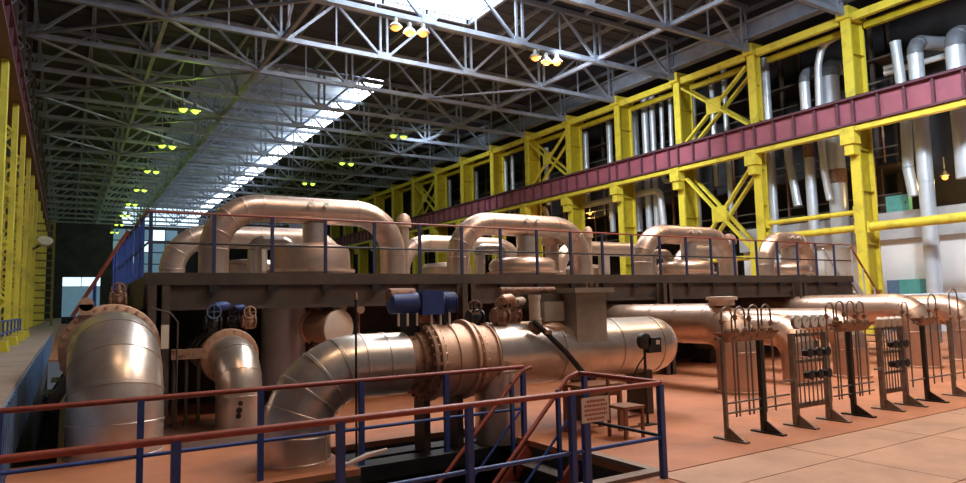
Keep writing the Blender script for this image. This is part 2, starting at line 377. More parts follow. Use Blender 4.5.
c0 = None
YR = [Y0-S] + [Y0 + S*i for i in range(17)]
for i, y in enumerate(YR[1:]):
    lab = 'yellow steel column on the right, %s counted back from the right edge' % ORD[i]
    if c0 is None: c0 = make_column(y, lab)
    elif i == 1: make_column(y, 'slender ' + lab, .62)
    else: o = dup(c0, None, (0, y-YR[1], 0)); o['label'] = lab
# crane girder: panels and stiffeners
g = thing('crane_girder', 'plum red crane girder running along the right yellow columns', 'girder', (XC-.3, Y0, 10.85))
YG0, YG1 = 12.0, 118.0
part('top_flange', MB().box(XC-.75, XC-.01, YG0, YG1, 12.12, 12.22), MARL, g, smooth=False)
part('bottom_flange', MB().box(XC-.72, XC-.01, YG0, YG1, 10.78, 10.88), MARL, g, smooth=False)
yst = sorted(y + S*f for y in YR for f in (-.07, .07, .285, .5, .715))
yst = [y for y in yst if YG0 < y < YG1]
for a, b in zip(yst[:-1], yst[1:]):
    part('web_panel', MB().box(XC-.48, XC-.40, a+.05, b-.05, 10.88, 12.12), MAR, g, smooth=False)
    part('stiffener', MB().box(XC-.66, XC-.40, a-.05, a+.05, 10.88, 12.12), MARL, g, smooth=False)
t = thing('crane_rail', 'dark rail on top of the right crane girder', 'rail', (XC-.3, Y0, 12.22))
part('rail_head', MB().box(XC-.38, XC-.28, YG0, YG1, 12.221, 12.36), BLK, t, smooth=False)
# yellow lengthwise beams
def ybeam(label, z, x0, h, w, y0, y1, mtl=YEL):
    t = thing('yellow_beam', label, 'beam', (x0, y0, z), 'yellow lengthwise beams')
    ys_ = [y for y in [y0]+[q for q in YR if y0+.5 < q < y1-.5]+[y1]]
    for i in range(len(ys_)-1):
        part('beam_length', MB().box(x0, x0+w, ys_[i]+(.4 if i else 0), ys_[i+1]-.4, z, z+h), mtl, t, smooth=False)
ybeam('front yellow eaves beam joining the right column heads', 16.55, XC+.02, .42, .3, 12, 112)
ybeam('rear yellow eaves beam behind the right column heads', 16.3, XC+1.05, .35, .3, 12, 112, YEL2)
ybeam('yellow beam just under the plum crane girder', 10.48, XC-.58, .28, .42, 12, 112)
def ystrut(label, z, ya, yb, r=.16):
    t = thing('yellow_strut', label, 'strut', (XC+.5, ya, z), 'yellow tubular struts')
    part('tube', MB().tube([(XC+.4, ya+.34, z), (XC+.4, yb-.34, z)], r, 12), YEL, t)
    part('end_plate', MB().box(XC+.1, XC+.7, ya+.3, ya+.36, z-.3, z+.3), YEL, t, smooth=False)
    part('end_plate', MB().box(XC+.1, XC+.7, yb-.36, yb-.3, z-.3, z+.3), YEL, t, smooth=False)
ystrut('upper yellow tube strut between the first and second right columns', 6.35, YR[1], YR[2], .14)
ystrut('lower yellow tube strut between the first and second right columns', 5.5, YR[1], YR[2], .19)
ystrut('yellow tube strut crossing the white wall at the right edge', 5.5, YR[0], YR[1], .24)
ystrut('low yellow strut between the second and third right columns', 4.4, YR[2], YR[3], .16)
def xbrace(ya, yb, z0, z1, label, w=.29):
    t = thing('cross_brace', label, 'bracing', (XC+.3, (ya+yb)/2, z0), 'yellow cross braces of the colonnade')
    for dx in (0.12, 1.0):
        part('diagonal', MB().bar((XC+dx, ya+.45, z0), (XC+dx, yb-.45, z1), .14, w, (1,0,0)), YEL, t, smooth=False)
        part('diagonal', MB().bar((XC+dx+.15, ya+.45, z1), (XC+dx+.15, yb-.45, z0), .14, w, (1,0,0)), YEL, t, smooth=False)
    part('gusset_plate', MB().box(XC+.05, XC+.11, (ya+yb)/2-.55, (ya+yb)/2+.55, (z0+z1)/2-.5, (z0+z1)/2+.5), YEL, t, smooth=False)
xbrace(YR[2], YR[3], 12.5, 16.2, 'upper yellow cross brace between the second and third columns')
xbrace(YR[2], YR[3], 4.6, 10.0, 'lower yellow cross brace between the second and third columns')
xb = [q for q in bpy.data.objects if q.name == 'cross_brace.001'][0]
part('base_gusset', MB().box(XC-.06, XC-.005, YR[2]-.75, YR[2]+.75, 3.2, 5.3), YEL, xb, smooth=False)
xbrace(YR[5], YR[6], 12.5, 16.2, 'yellow cross brace above the girder between the fifth and sixth columns', .2)
xbrace(YR[9], YR[10], 12.5, 16.2, 'distant yellow cross brace between the ninth and tenth columns', .2)
o = thing('roof_edge_beam', 'blue grey edge girder of the roof above the right columns', 'girder', (XC-.2, 12, 17.7))
part('web', MB().box(XC-.1, XC+.05, 12, 120, 17.75, 18.6), STEEL, o, smooth=False)
part('flange', MB().box(XC-.4, XC+.2, 12, 120, 17.62, 17.74), STEEL, o, smooth=False)
part('flange', MB().box(XC-.4, XC+.2, 12, 120, 18.61, 18.73), STEEL, o, smooth=False)
# lattice of the pipe bay behind
for i in range(1, 12):
    y = YR[i]+1.4
    t = thing('service_gantry', 'dark steel gantry bay behind the right colonnade, %s from the right' % ORD[i-1], 'gantry', (41.5, y, 0), 'service gantry bays')
    for k in range(4):
        yy = y-1.1+random.random()*4.8; xx = 39.45 + random.random()*.1; z0 = random.choice((6.7, 7.0, 9.5)); z1 = z0 + random.choice((3, 5, 7, 9)); rr = random.choice((.05, .07, .1))
        q = part('riser', MB().tube([(xx, yy, z0), (xx, yy, z1)], rr, 8), RUST, t); part('coupling', MB().tube([(xx, yy, (z0+z1)/2), (xx, yy, (z0+z1)/2+.25)], rr*1.5, 8), RUST, q)
    for (x) in (40.2, 42.4): part('post', MB().box(x-.1, x+.1, y-.1, y+.1, 0, 19), DSTEEL, t, smooth=False)
    for z in (6.6, 9.3, 13.2, 15.6): part('floor_grating', MB().box(39.6, 42.9, y-1.3, y+S-1.5, z, z+.12), DSTEEL, t, smooth=False)
    for z in (7.1, 7.65, 9.9, 10.4, 13.8, 14.3): part('guard_rail', MB().tube([(39.7, y-1.3, z), (39.7, y+S-1.5, z)], .05, 6), GSTEEL, t)

# ---- pipes of the bay behind the colonnade (positions taken from pixels on the plane of the pipe row)
CAMP = Vector((0, 0, 2.0))
def on_x(px, py, X):
    d = r2*((px-483)/F_PX) + u2*((241.5-py)/F_PX) + fwd
    return CAMP + d*(X/d.x)
WP = 0
def wpipe(label, pts, dpx, X=37.6, material=WPIPE, bend=0.8, band=None, group='upright pipes behind the yellow columns', ext=None):
    q = [on_x(a, b, X) for a, b in pts]
    if len(q) == 2:  # straight upright
        y = (q[0].y+q[1].y)/2; q = [Vector((X, y, q[0].z)), Vector((X, y, q[1].z))]
    dep = (q[0]-CAMP).dot(fwd); r = dpx*dep/F_PX/2
    if ext: q = q + [q[-1] + Vector(e) for e in ext[1]] if ext[0] == 'end' else [q[0] + Vector(e) for e in ext[1]] + q
    t = pipe('wall_pipe', label, 'pipe', q, r, bend, material, group, n=14, straight=3.2, bend_parts=3, nseg=6, lip=.02, loc=q[-1], bend_mat=ELB if ext else None)
    if band:
        zz = on_x(*band[0], X).z; z2 = on_x(*band[1], X).z
        part('rusty_band', MB().tube([(X, q[0].y, zz), (X, q[0].y, z2)], r*1.06, 14), RUST, t)
    return t
UP = ('start', [(2.6, 0, .9)])
wpipe('white pipe with dark elbow, first above the girder right of the first column', [(895, 42), (905, 110), (908, 168), (914, 196)], 10, bend=.5)
wpipe('long grey white pipe dropping past the white wall to the floor', [(915, 42), (936, 312)], 14, X=37.2, ext=('start', [(3, 0, .5)]))
wpipe('thick white pipe with elbow at the right edge of the picture', [(956, 34), (965, 178)], 18, ext=('start', [(3, 0, .6)]))
wpipe('slim white pipe running full height beside the second column', [(766, 58), (774, 240)], 8)
wpipe('short white pipe bent at its foot, second from the second column', [(786, 118), (788, 150), (793, 180), (798, 206)], 8, bend=.6)
wpipe('white pipe with dark collar and grey elbow top above the girder', [(803, 72), (815, 236)], 10, ext=('start', [(2.6, 0, .4)]), band=((809, 143), (809, 158)))
wpipe('slim white pipe arching to the right above the girder', [(838, 36), (822, 44), (818, 66), (820, 130), (824, 170), (830, 200)], 7, X=37.2, bend=.9)
wpipe('thick white pipe with rusty band left of the first column', [(829, 66), (842, 248)], 17, X=38.0, band=((836, 170), (836, 184)), ext=('start', [(2.6, 0, .4)]))
wpipe('white pipe seen through the cross braces, left one', [(691, 88), (698, 230)], 8)
wpipe('white pipe seen through the cross braces, middle one', [(711, 78), (717, 186)], 5)
wpipe('white pipe seen through the cross braces, right one', [(724, 70), (731, 215)], 5)
wpipe('tall pale pipe, leftmost of the group between third and fourth columns', [(634, 108), (638, 232)], 9)
wpipe('tall pale pipe, second of the group between third and fourth columns', [(645, 95), (649, 232)], 7)
wpipe('tall pale pipe, third of the group between third and fourth columns', [(652, 92), (657, 232)], 6)
wpipe('slim pale pipe with hairpin bend below the girder', [(661, 96), (664, 182), (673, 180), (670, 96)], 4.5, bend=.3)
wpipe('pale pipe just right of the fifth column', [(585, 132), (588, 205)], 6)
wpipe('pale pipe just right of the fourth column gap', [(609, 122), (613, 232)], 6)
wpipe('slim pale pipe between fifth and sixth columns', [(546, 148), (548, 205)], 5)
wpipe('pale pipe pair member left, between sixth and seventh columns', [(505, 158), (506, 200)], 5)
wpipe('pale pipe pair member right, between sixth and seventh columns', [(512, 156), (513, 200)], 4)
wpipe('distant pale pipe between seventh and eighth columns', [(476, 172), (477, 205)], 4)
wpipe('distant pale pipe between eighth and ninth columns', [(449, 180), (450, 210)], 4)
wpipe('long grey pipe running level below the girder then turning down', [(582, 206), (628, 196), (660, 190), (665, 235)], 6, X=36.9, bend=.6, group='level pipes behind the yellow columns', material=ALUW)
wpipe('grey pipe end turning down behind the second loop', [(505, 218), (544, 208), (549, 222)], 5, X=36.9, bend=.5, group='level pipes behind the yellow columns', material=ALUW)
wpipe('grey level pipe high up between fourth and fifth columns', [(583, 134), (616, 121)], 4, X=37.9, group='level pipes behind the yellow columns', material=ALUW) if False else None
for i, (a, b) in enumerate((((885, 75), (966, 48)), ((882, 68), (900, 62)))):
    q0 = on_x(*a, 39.0); q1 = on_x(*b, 39.0); z = (q0.z+q1.z)/2
    pipe('wall_pipe', ['long level white pipe behind the uprights near the right edge', 'short level white pipe beside the first column'][i], 'pipe', [(39.0+i*.3, q0.y, z), (39.0+i*.3, q1.y, z)], .16, .3, ALUW, 'level pipes behind the yellow columns', n=12, straight=2.5)
for i, (a, b, w, m_) in enumerate((((884, 206), (906, 193), .5, TEAL), ((905, 300), (924, 279), .4, TEAL), ((893, 300), (903, 280), .3, BLUEL))):
    q0 = on_x(*a, 38.4); q1 = on_x(*b, 38.4); z0 = q0.z if i else 6.5
    t = thing('equipment_cabinet', ['teal cabinet on the ledge of the white wall', 'teal cabinet at the foot of the white wall', 'grey blue cabinet beside the teal one at the white wall'][i], 'cabinet', (38.0, (q0.y+q1.y)/2, z0))
    zt = q1.z if i else z0+.9
    if i: z0 = 0.0; t.location.z = 0
    x0, x1 = (38.62, 38.98) if i == 0 else (37.9, 38.9)
    part('body', MB().box(x0, x1, q1.y, q0.y, z0, zt), m_, t, smooth=False)
    part('door', MB().box(x0-.03, x0-.005, q1.y+.08, q0.y-.08, z0+.15, zt-.08), m_, t, smooth=False)
    part('handle', MB().box(x0-.06, x0-.031, q1.y+.14, q1.y+.18, (z0+zt)/2-.08, (z0+zt)/2+.08), BLK, t, smooth=False)
# wall lamp glowing in the pipe bay and one below the girder
def bay_lamp(px, py, X, label):
    p = on_x(px, py, X); t = thing('bay_lamp', label, 'lamp', p, 'small warm lamps in the pipe bay')
    part('housing', MB().lathe(p+Vector((0,0,.12)), (0,0,1), [(.22,0),(.2,.05),(.08,.22),(.06,.3)], 14), HOUS, t)
    zg = [z for z in (6.6, 9.3, 13.2, 15.6) if z > p.z+.45][0]
    part('rod', MB().tube([p+Vector((0,0,.4)), (p.x, p.y, zg)], .03, 6), HOUS, t)
    part('bulb', MB().lathe(p+Vector((0,0,-.1)), (0,0,1), [(.06,0),(.15,.08),(.15,.18),(.08,.22)], 12), BULBW, t)
    l = bpy.data.lights.new('bay_lamp_light', 'POINT'); l.energy = 260; l.color = (1, .6, .2); l.shadow_soft_size = .15
    lo = bpy.data.objects.new('bay_lamp_light', l); COL.objects.link(lo); lo.location = p + Vector((-.4, -.3, -.3))
bay_lamp(945, 178, 40.0, 'warm glowing lamp in the pipe bay near the right edge')
bay_lamp(590, 214, 40.0, 'warm glowing lamp under the girder behind the second loop')

# ================================================================== LEFT COLONNADE
XL = -1.95
def make_left(y, label):
    t = thing('lattice_column', label, 'column', (XL-.7, y, 1.0), 'yellow lattice columns of the left side')
    for (x, dy) in ((XL-.1, .3), (XL-1.2, .3)):
        part('post', MB().box(x-.1, x+.1, y-dy, y+dy, 1.0, 10.85), YEL, t, smooth=False)
    for k in range(8):
        z = 1.3 + k*1.18
        a, b = (XL-.1, XL-1.2) if k % 2 else (XL-1.2, XL-.1)
        part('lacing', MB().bar((a, y-.3, z), (b, y-.3, z+1.18), .1, .1), YEL, t, smooth=False)
        part('batten', MB().box(XL-1.1, XL-.2, y-.32, y-.26, z-.08, z+.08), YEL2, t, smooth=False)
    for x in (XL-.25, XL-1.05):
        part('upper_post', MB().box(x-.09, x+.09, y-.15, y+.15, 12.2, 18.5), DSTEEL, t, smooth=False)
    for k in range(6):
        z = 12.4 + k
        part('upper_lacing', MB().bar((XL-.25, y-.15, z), (XL-1.05, y-.15, z+1), .07, .07) if k % 2 else MB().bar((XL-1.05, y-.15, z), (XL-.25, y-.15, z+1), .07, .07), STEEL, t, smooth=False)
    return t
l0 = None
YLs = [Y0 + 3.4 + S*i for i in range(12)]
for i, y in enumerate(YLs):
    lab = 'yellow lattice column on the left, %s counted from the left edge' % ORD[i]
    if l0 is None: l0 = make_left(y, lab)
    else: o = dup(l0, None, (0, y-YLs[0], 0)); o['label'] = lab
g = thing('crane_girder', 'dark plum crane girder running along the left yellow columns', 'girder', (XL-.5, 18, 10.85))
part('flange', MB().box(XL-.7, XL+.15, 8, 110, 10.86, 10.95), MARL, g, smooth=False)
part('flange', MB().box(XL-.7, XL+.15, 8, 110, 12.1, 12.19), MARL, g, smooth=False)
for k in range(40):
    a = 14 + k*2.0; part('web_panel', MB().box(XL-.35, XL-.27, a+.05, a+1.95, 10.95, 12.1), MAR, g, smooth=False); part('stiffener', MB().box(XL-.35, XL+.1, a-.04, a+.04, 10.95, 12.1), MARL, g, smooth=False)
t = thing('yellow_wall_frame', 'yellow frame of posts and rails between the left columns', 'frame', (XL-.9, 24, 1.0))
for z in (1.5, 3.0, 4.6, 6.2, 7.8, 9.4): part('rail', MB().box(XL-.95, XL-.8, 16, 40, z, z+.16), YEL, t, smooth=False)
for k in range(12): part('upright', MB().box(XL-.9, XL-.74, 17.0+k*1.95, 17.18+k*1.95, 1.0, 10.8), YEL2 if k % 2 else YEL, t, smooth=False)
t = thing('walkway_railing', 'blue guard rail at the foot of the left yellow columns', 'railing', (-1.75, 20, 1.0))
for z in (1.35, 1.75): part('rail', MB().tube([(-1.72, 19, z), (-1.72, 37, z)], .035, 8), BLUE, t)
for k in range(10): part('post', MB().box(-1.75, -1.69, 19+k*2-.03, 19+k*2+.03, 1.0, 1.76), BLUE, t, smooth=False)
for k in range(4):
    y = 22 + k*4.1
    t = thing('bollard_block', 'yellow painted concrete block on the left walkway, %s from the camera' % ORD[k], 'block', (-1.5, y, 1.0), 'yellow blocks on the walkway')
    part('block', MB().add([(-1.68,y-.5,1),(-1.25,y-.5,1),(-1.25,y+.5,1),(-1.68,y+.5,1),(-1.65,y-.45,1.28),(-1.3,y-.45,1.28),(-1.3,y+.45,1.28),(-1.65,y+.45,1.28)], [(3,2,1,0),(4,5,6,7),(0,1,5,4),(1,2,6,5),(2,3,7,6),(3,0,4,7)]), YEL2, t, smooth=False)
    part('stripe', MB().box(-1.64, -1.31, y-.2, y+.2, 1.281, 1.29), CONC, t, smooth=False)
# lamp on the left wall
t = thing('floodlight', 'pale round floodlight fixed to the left colonnade', 'lamp', (-1.3, 52, 6.9))
part('reflector', MB().lathe((-1.3, 52, 6.4), (0.1,-.6,.6), [(.1,0),(.3,.1),(.42,.35),(.44,.42)], 18), SIGNW, t)
part('arm', MB().bar((-2.0, 52.2, 6.1), (-1.3, 52.1, 6.5), .1), BLK, t)
t = thing('access_tower', 'greenish yellow ladder tower on the far left walkway', 'tower', (-1.5, 60, 1))
for (x, y) in ((-2.4, 59), (-.9, 59), (-2.4, 61), (-.9, 61)): part('post', MB().box(x-.07, x+.07, y-.07, y+.07, 1, 9), OLIVE, t, smooth=False)
for k in range(14): part('rung', MB().box(-2.4, -.9, 58.95, 59.05, 1.4+k*.55, 1.5+k*.55), OLIVE, t, smooth=False)

# ================================================================== LAMPS
def make_lamp(loc, label, bulb, group, name='pendant_lamp', drop=.87, power=0, color=None):
    t = thing(name, label, 'lamp', loc, group); x, y, z = loc
    part('rod', MB().tube([(x, y, z+.55), (x, y, z+.55+drop)], .03, 6), HOUS, t)
    part('housing', MB().lathe((x, y, z+.1), (0,0,1), [(.34,0),(.36,.03),(.2,.22),(.13,.26),(.13,.5),(.05,.55)], 16), HOUS, t)
    part('bulb', MB().lathe((x, y, z-.1), (0,0,1), [(.06,0),(.18,.06),(.24,.15),(.22,.21)], 14), bulb, t)
    if power:
        l = bpy.data.lights.new('lamp_light', 'POINT'); l.energy = power; l.color = color; l.shadow_soft_size = .3
        lo = bpy.data.objects.new('lamp_light', l); COL.objects.link(lo); lo.location = (x, y, z-.5)
    return t
for i, y in enumerate([TY[5]+2*S*q for q in range(8)]):
    for k, x in enumerate((6.35, 7.15)):
        make_lamp((x, y, 15.45), 'green glowing pendant lamp, %s of the %s pair down the left row' % (('left', 'right')[k], ORD[i]), BULBG, 'green lamps of the left row', power=170 if k else 0, color=(.62, 1, .12))
for i, y in enumerate([TY[5]+2*S*q for q in range(4)]):
    for k, x in enumerate((21.9, 22.8)):
        make_lamp((x, y, 15.45), 'greenish pendant lamp, %s of the %s pair below the skylight strip' % (('left', 'right')[k], ORD[i]), BULBG, 'green lamps of the right row', power=60 if k else 0, color=(.62, 1, .2))
for i, (x, y) in enumerate(((14.9, TY[2]), (23.9, TY[2]))):
    for k in range(3):
        a = 2.1*k
        make_lamp((x+(k-1)*.8, y, 16.25-.12*(k == 1)), 'orange pendant lamp in the cluster %s the skylight, %s lamp' % (['under', 'right of'][i], ['left', 'middle', 'right'][k]), BULBW, 'orange lamp clusters', drop=.09+.12*(k == 1), power=500 if k == 1 else 0, color=(1, .6, .28))

# ================================================================== MACHINE PLATFORM
DZ = 2.64; PYF = 13.0; PXL, PXR = 1.2, 23.3; PYB = 24.0
p = thing('machine_platform', 'dark steel platform carrying the looped pipes', 'platform', (12, 16, 0))
for k in range(21):
    a = PXL + (PXR-PXL)*k/21; b = PXL + (PXR-PXL)*(k+1)/21
    part('deck_plate', MB().box(a+.005, b-.005, PYF+.1, PYB, DZ-.06, DZ), GSTEEL, p, smooth=False)
part('edge_beam', MB().box(PXL, PXR, PYF, PYF+.08, 2.03, DZ-.2), DSTEEL, p, smooth=False)
part('edge_lip', MB().box(PXL-.05, PXR, PYF-.06, PYF+.1, DZ-.2, DZ+.02), DSTEEL, p, smooth=False)
part('edge_flange', MB().box(PXL, PXR, PYF-.1, PYF+.18, 1.99, 2.05), DSTEEL, p, smooth=False)
part('edge_beam', MB().box(PXL-.05, PXL+.05, PYF+.1, PYB, 2.03, DZ-.06), DSTEEL, p, smooth=False)
for k in range(8):
    x = PXL+.1 + k*3.1; 
    for y in (PYB-.3,): part('support_post', MB().box(x-.04, x+.04, y-.15, y+.15, 0, 2.58).box(x-.15, x+.15, y-.15, y-.11, 0, 2.58).box(x-.15, x+.15, y+.11, y+.15, 0, 2.58), GSTEEL, p, smooth=False)
    part('cross_beam', MB().box(x-.1, x+.1, PYF+.1, PYB, 2.1, 2.55), DSTEEL, p, smooth=False)
for x in (1.35, 7.5, 13.7, 19.8):
    y = PYF-.26; part('support_post', MB().box(x-.04, x+.04, y-.14, y+.14, 0, DZ-.22).box(x-.17, x+.17, y-.14, y-.11, 0, DZ-.22).box(x-.17, x+.17, y+.11, y+.14, 0, DZ-.22), DSTEEL, p, smooth=False)
rl = thing('platform_railing', 'blue post guard rail with reddish handrail along the platform edge', 'railing', (12, PYF, DZ))
xs_ = [PXL + .03 + 1.052*k for k in range(21)]
part('handrail', MB().tube([(PXL, PYF-.02, DZ+1.1), (PXR, PYF-.02, DZ+1.1)], .021, 8), RED, rl)
part('knee_rail', MB().tube([(PXL, PYF-.02, DZ+.55), (PXR, PYF-.02, DZ+.55)], .02, 8), BLK, rl)
for x in xs_:
    q = part('post', MB().box(x-.03, x+.03, PYF-.05, PYF, DZ-.3, DZ+1.1), BLUED, rl, smooth=False)
    part('bracket', MB().box(x-.09, x+.09, PYF-.11, PYF-.061, DZ-.33, DZ-.2), BLK, q, smooth=False)
rs = thing('platform_side_railing', 'tall blue posts of the guard rail on the platform left side', 'railing', (PXL, 18, DZ))
part('handrail', MB().tube([(PXL, PYF, DZ+1.12), (PXL, PYB, DZ+1.12)], .03, 8), RED, rs)
part('knee_rail', MB().tube([(PXL, PYF+.05, DZ+.55), (PXL, PYB, DZ+.55)], .02, 8), BLUE, rs)
for y in (14.2, 15.4, 16.6, 17.8, 19.0, 20.2, 21.4, 22.6): part('post', MB().box(PXL-.04, PXL+.04, y-.04, y+.04, DZ-.05, DZ+1.12), BLUE, rs, smooth=False)
# side stair on the left with red handrail
st = thing('side_stair', 'steep stair with red handrail descending at the platform left side', 'stair', (.5, 17, 0))
for y in (16.2, 17.2):
    part('handrail', MB().tube([(1.1, y, 3.72), (.12, y, 1.9)], .035, 8), RED, st)
    part('stringer', MB().bar((1.15, y, 2.55), (-.25, y, .05), .06, .22), DSTEEL, st, smooth=False)
    for k in (0.15, .4, .65): part('baluster', MB().tube([(1.1-1.45*k, y, 3.72-2.72*k), (1.1-1.45*k, y, 2.55-2.4*k)], .02, 6), BLUE, st)
for k in range(9): part('tread', MB().box(1.0-1.3*k/9-.2, 1.0-1.3*k/9+.05, 16.25, 17.15, 2.3-2.2*k/9, 2.33-2.2*k/9), DSTEEL, st, smooth=False)
# end stair on the right with pale handrails
st = thing('end_stair', 'stair with white and orange handrails at the platform right end', 'stair', (24.5, 14, 0))
for i, y in enumerate((13.0, 14.0)):
    part('handrail', MB().tube([(PXR+.05, y, 3.7), (PXR+2.2, y, 1.5)], .035, 8), REDO if i == 0 else WPIPE, st)
    part('stringer', MB().bar((PXR+.02, y, 2.5), (PXR+2.5, y, .05), .06, .24), WPIPE, st, smooth=False)
    for k in (.05, .35, .65, .95): part('baluster', MB().tube([(PXR+2.2*k, y, 3.7-2.2*k), (PXR+2.2*k, y, 2.5-2.2*k)], .025, 6), WPIPE, st)
for k in range(10): part('tread', MB().box(PXR+2.5*k/10, PXR+2.5*k/10+.25, 13.05, 13.95, 2.4-2.4*k/10, 2.43-2.4*k/10), DSTEEL, st, smooth=False)

# looped pipes on the platform
pos = ['at the left end of the platform', 'second from the left', 'third from the left', 'at the right end of the platform']
for i in range(4):
    x0 = 2.52 + 5.97*i; x1 = x0 + 3.95 - (.55 if i == 3 else 0); y = 14.35
    x0 += (0, -.25, .1, 0)[i]; x1 += (0, -.25, .05, 0)[i]; zt = (4.10, 4.02, 3.98, 3.98)[i]
    if i == 3: x0, x1 = 20.45, 22.95
    t = pipe('looped_pipe', 'big silver clad pipe loop in the front row, %s' % pos[i], 'pipe', [(x0, y, DZ+.005), (x0, y, zt), (x1, y, zt), (x1, y, DZ+.005)], .29, .92, ALU2, 'silver pipe loops, front row', n=30, straight=1.1, bend_parts=4, loc=(x0, y, DZ))
    for k in range(2):
        cx = (x0+x1)/2 + .05 + .35*k - .15
        part('bleed_stub', MB().lathe((cx, y-.26, zt+.06), (0,-1,.3), [(.045,0),(.045,.08),(.06,.08),(.06,.12)], 10), COVER, t)
    cx = (x0+x1)/2 + .1; cy = 14.55
    c = thing('turbine_casing', 'round clad casing with neck, front row, %s' % pos[i], 'casing', (cx, cy, DZ), 'round casings on the platform')
    part('shell', MB().lathe((cx, cy, DZ+.001), (0,0,1), [(.9,0),(.9,.1),(.86,.12),(.84,.55),(.80,.66),(.6,.72)] if i == 0 else [(.8,0),(.8,.1),(.84,.14),(.9,.26),(.88,.40),(.78,.50),(.5,.54)], 36), ALU2, c)
    f = part('rim', MB().lathe((cx, cy, DZ+.1), (0,0,1), [(.86,0),(.95,0),(.95,.07),(.86,.07)], 36), FLANGE, c)
    nz_ = .70 if i == 0 else .52
    part('neck', MB().lathe((cx, 14.35, DZ+nz_), (0,0,1), [(.25,0),(.25,1.18-nz_-(0 if i == 0 else .08))], 24), ALU, c)
    part('neck_collar', MB().lathe((cx, 14.35, DZ+nz_-.02), (0,0,1), [(.36,0),(.36,.07),(.28,.07)], 24), FLANGE, c)
    if i != 3:
        for pts, isb in fillet([(cx-1.15, cy+.3, DZ), (cx-1.15, cy+.3, DZ+.78), (cx-.4, cy+.3, DZ+.78), (cx-.4, cy+.3, DZ+.5)], .17, 6):
            part('bypass_segment', MB().tube(pts, .15, 16), ALU, c)
        part('bypass_collar', MB().lathe((cx-1.15, cy+.3, DZ), (0,0,1), [(.24,0),(.24,.06),(.15,.06)], 16), RUST, c)
for i in range(4):
    x0 = 2.15 + 5.75*i + (.3 if i else 0); x1 = x0 + 4.1; y = 17.6
    if i == 3: x1 = x0+3.0
    pipe('looped_pipe', 'silver clad pipe loop in the rear row, %s' % pos[i], 'pipe', [(x0, y, DZ+.005), (x0, y, 3.80), (x1, y, 3.80), (x1, y, DZ+.005)], .29 if i == 0 else .25, .85, ALU2, 'silver pipe loops, rear row', n=24, straight=1.4, bend_parts=3, loc=(x0, y, DZ))
    cx = (x0+x1)/2
    c = thing('turbine_casing', 'smaller casing with short neck, rear row, %s' % pos[i], 'casing', (cx, 18.2, DZ), 'round casings on the platform')
    part('shell', MB().lathe((cx, 18.6, DZ+.001), (0,0,1), [(.8,0),(.8,.5),(.7,.62),(.3,.66)], 30), ALU2, c)
    part('neck', MB().lathe((cx, 17.6, DZ+.3), (0,0,1), [(.2,0),(.2,.95)], 18), ALU, c)
    part('yoke', MB().box(cx-.25, cx+.25, 17.6, 18.6, DZ+.25, DZ+.5), ALU2, c, smooth=False)
# stub pipes and small items between the loops
for i, (x, y, h, r) in enumerate(((7.35, 15.6, 1.35, .13), (13.35, 14.9, .95, .2), (13.75, 15.8, 1.3, .1), (19.45, 15.0, 1.2, .16))):
    t = thing('vent_pipe', ['pinkish capped vent pipe left of the second loop', 'short cone topped vent inside the second loop right leg', 'slim vent pipe left of the third loop', 'rust red capped vent pipe left of the fourth loop'][i], 'vent', (x, y, DZ), 'vents on the platform')
    if i == 1: x -= 1.75; t.location.x = x
    part('stem', MB().tube([(x, y, DZ), (x, y, DZ+h)], r, 16), ALU2, t)
    part('cap', MB().lathe((x, y, DZ+h), (0,0,1), [(r*1.5,0),(r*1.5,.12),(r*1.2,.28),(r*.5,.36)], 16), FLANGE if i != 3 else RUST, t)
# people-sized dark valve gear near first casing
def valve_gear(loc, label, s=1.0, body=RUST, wheel=RUST, motor=None, group='rusty valve gear', face=(0,-1,0)):
    x, y, z = loc; t = thing('valve_gear', label, 'valve', loc, group)
    part('body', MB().lathe((x-.22*s, y, z+.22*s), (1,0,0), [(.12*s,0),(.2*s,.02*s),(.2*s,.06*s),(.13*s,.07*s),(.19*s,.22*s),(.13*s,.37*s),(.2*s,.38*s),(.2*s,.42*s),(.12*s,.44*s)], 18), body, t)
    part('bonnet', MB().lathe((x, y, z+.3*s), (0,0,1), [(.13*s,0),(.13*s,.12*s),(.07*s,.16*s),(.05*s,.34*s)], 14), body, t)
    part('foot', MB().box(x-.12*s, x+.12*s, y-.1*s, y+.1*s, z, z+.1*s), body, t, smooth=False)
    f = Vector(face).normalized(); c = Vector((x, y, z+.5*s)) + f*.18*s
    u = Vector((0,0,1)); a = f.cross(u).normalized(); b = a.cross(f)
    ring = [c + (a*math.cos(q)+b*math.sin(q))*.17*s for q in [2*math.pi*k/16 for k in range(17)]]
    w = part('handwheel', MB().tube(ring, .02*s, 6, False), wheel, t)
    sp = MB()
    for k in range(4): sp.bar(c, ring[k*4], .018*s)
    sp.tube([c+f*.02, Vector((x,y,z+.5*s))], .025*s, 6); part('spokes', sp, wheel, w)
    if motor:
        mo = part('motor', MB().lathe((x+.02*s, y-.05*s, z+.62*s), (1,0,.1), [(.09*s,0),(.12*s,.03*s),(.12*s,.3*s),(.09*s,.34*s),(.04*s,.4*s)], 16), motor, t)
    return t

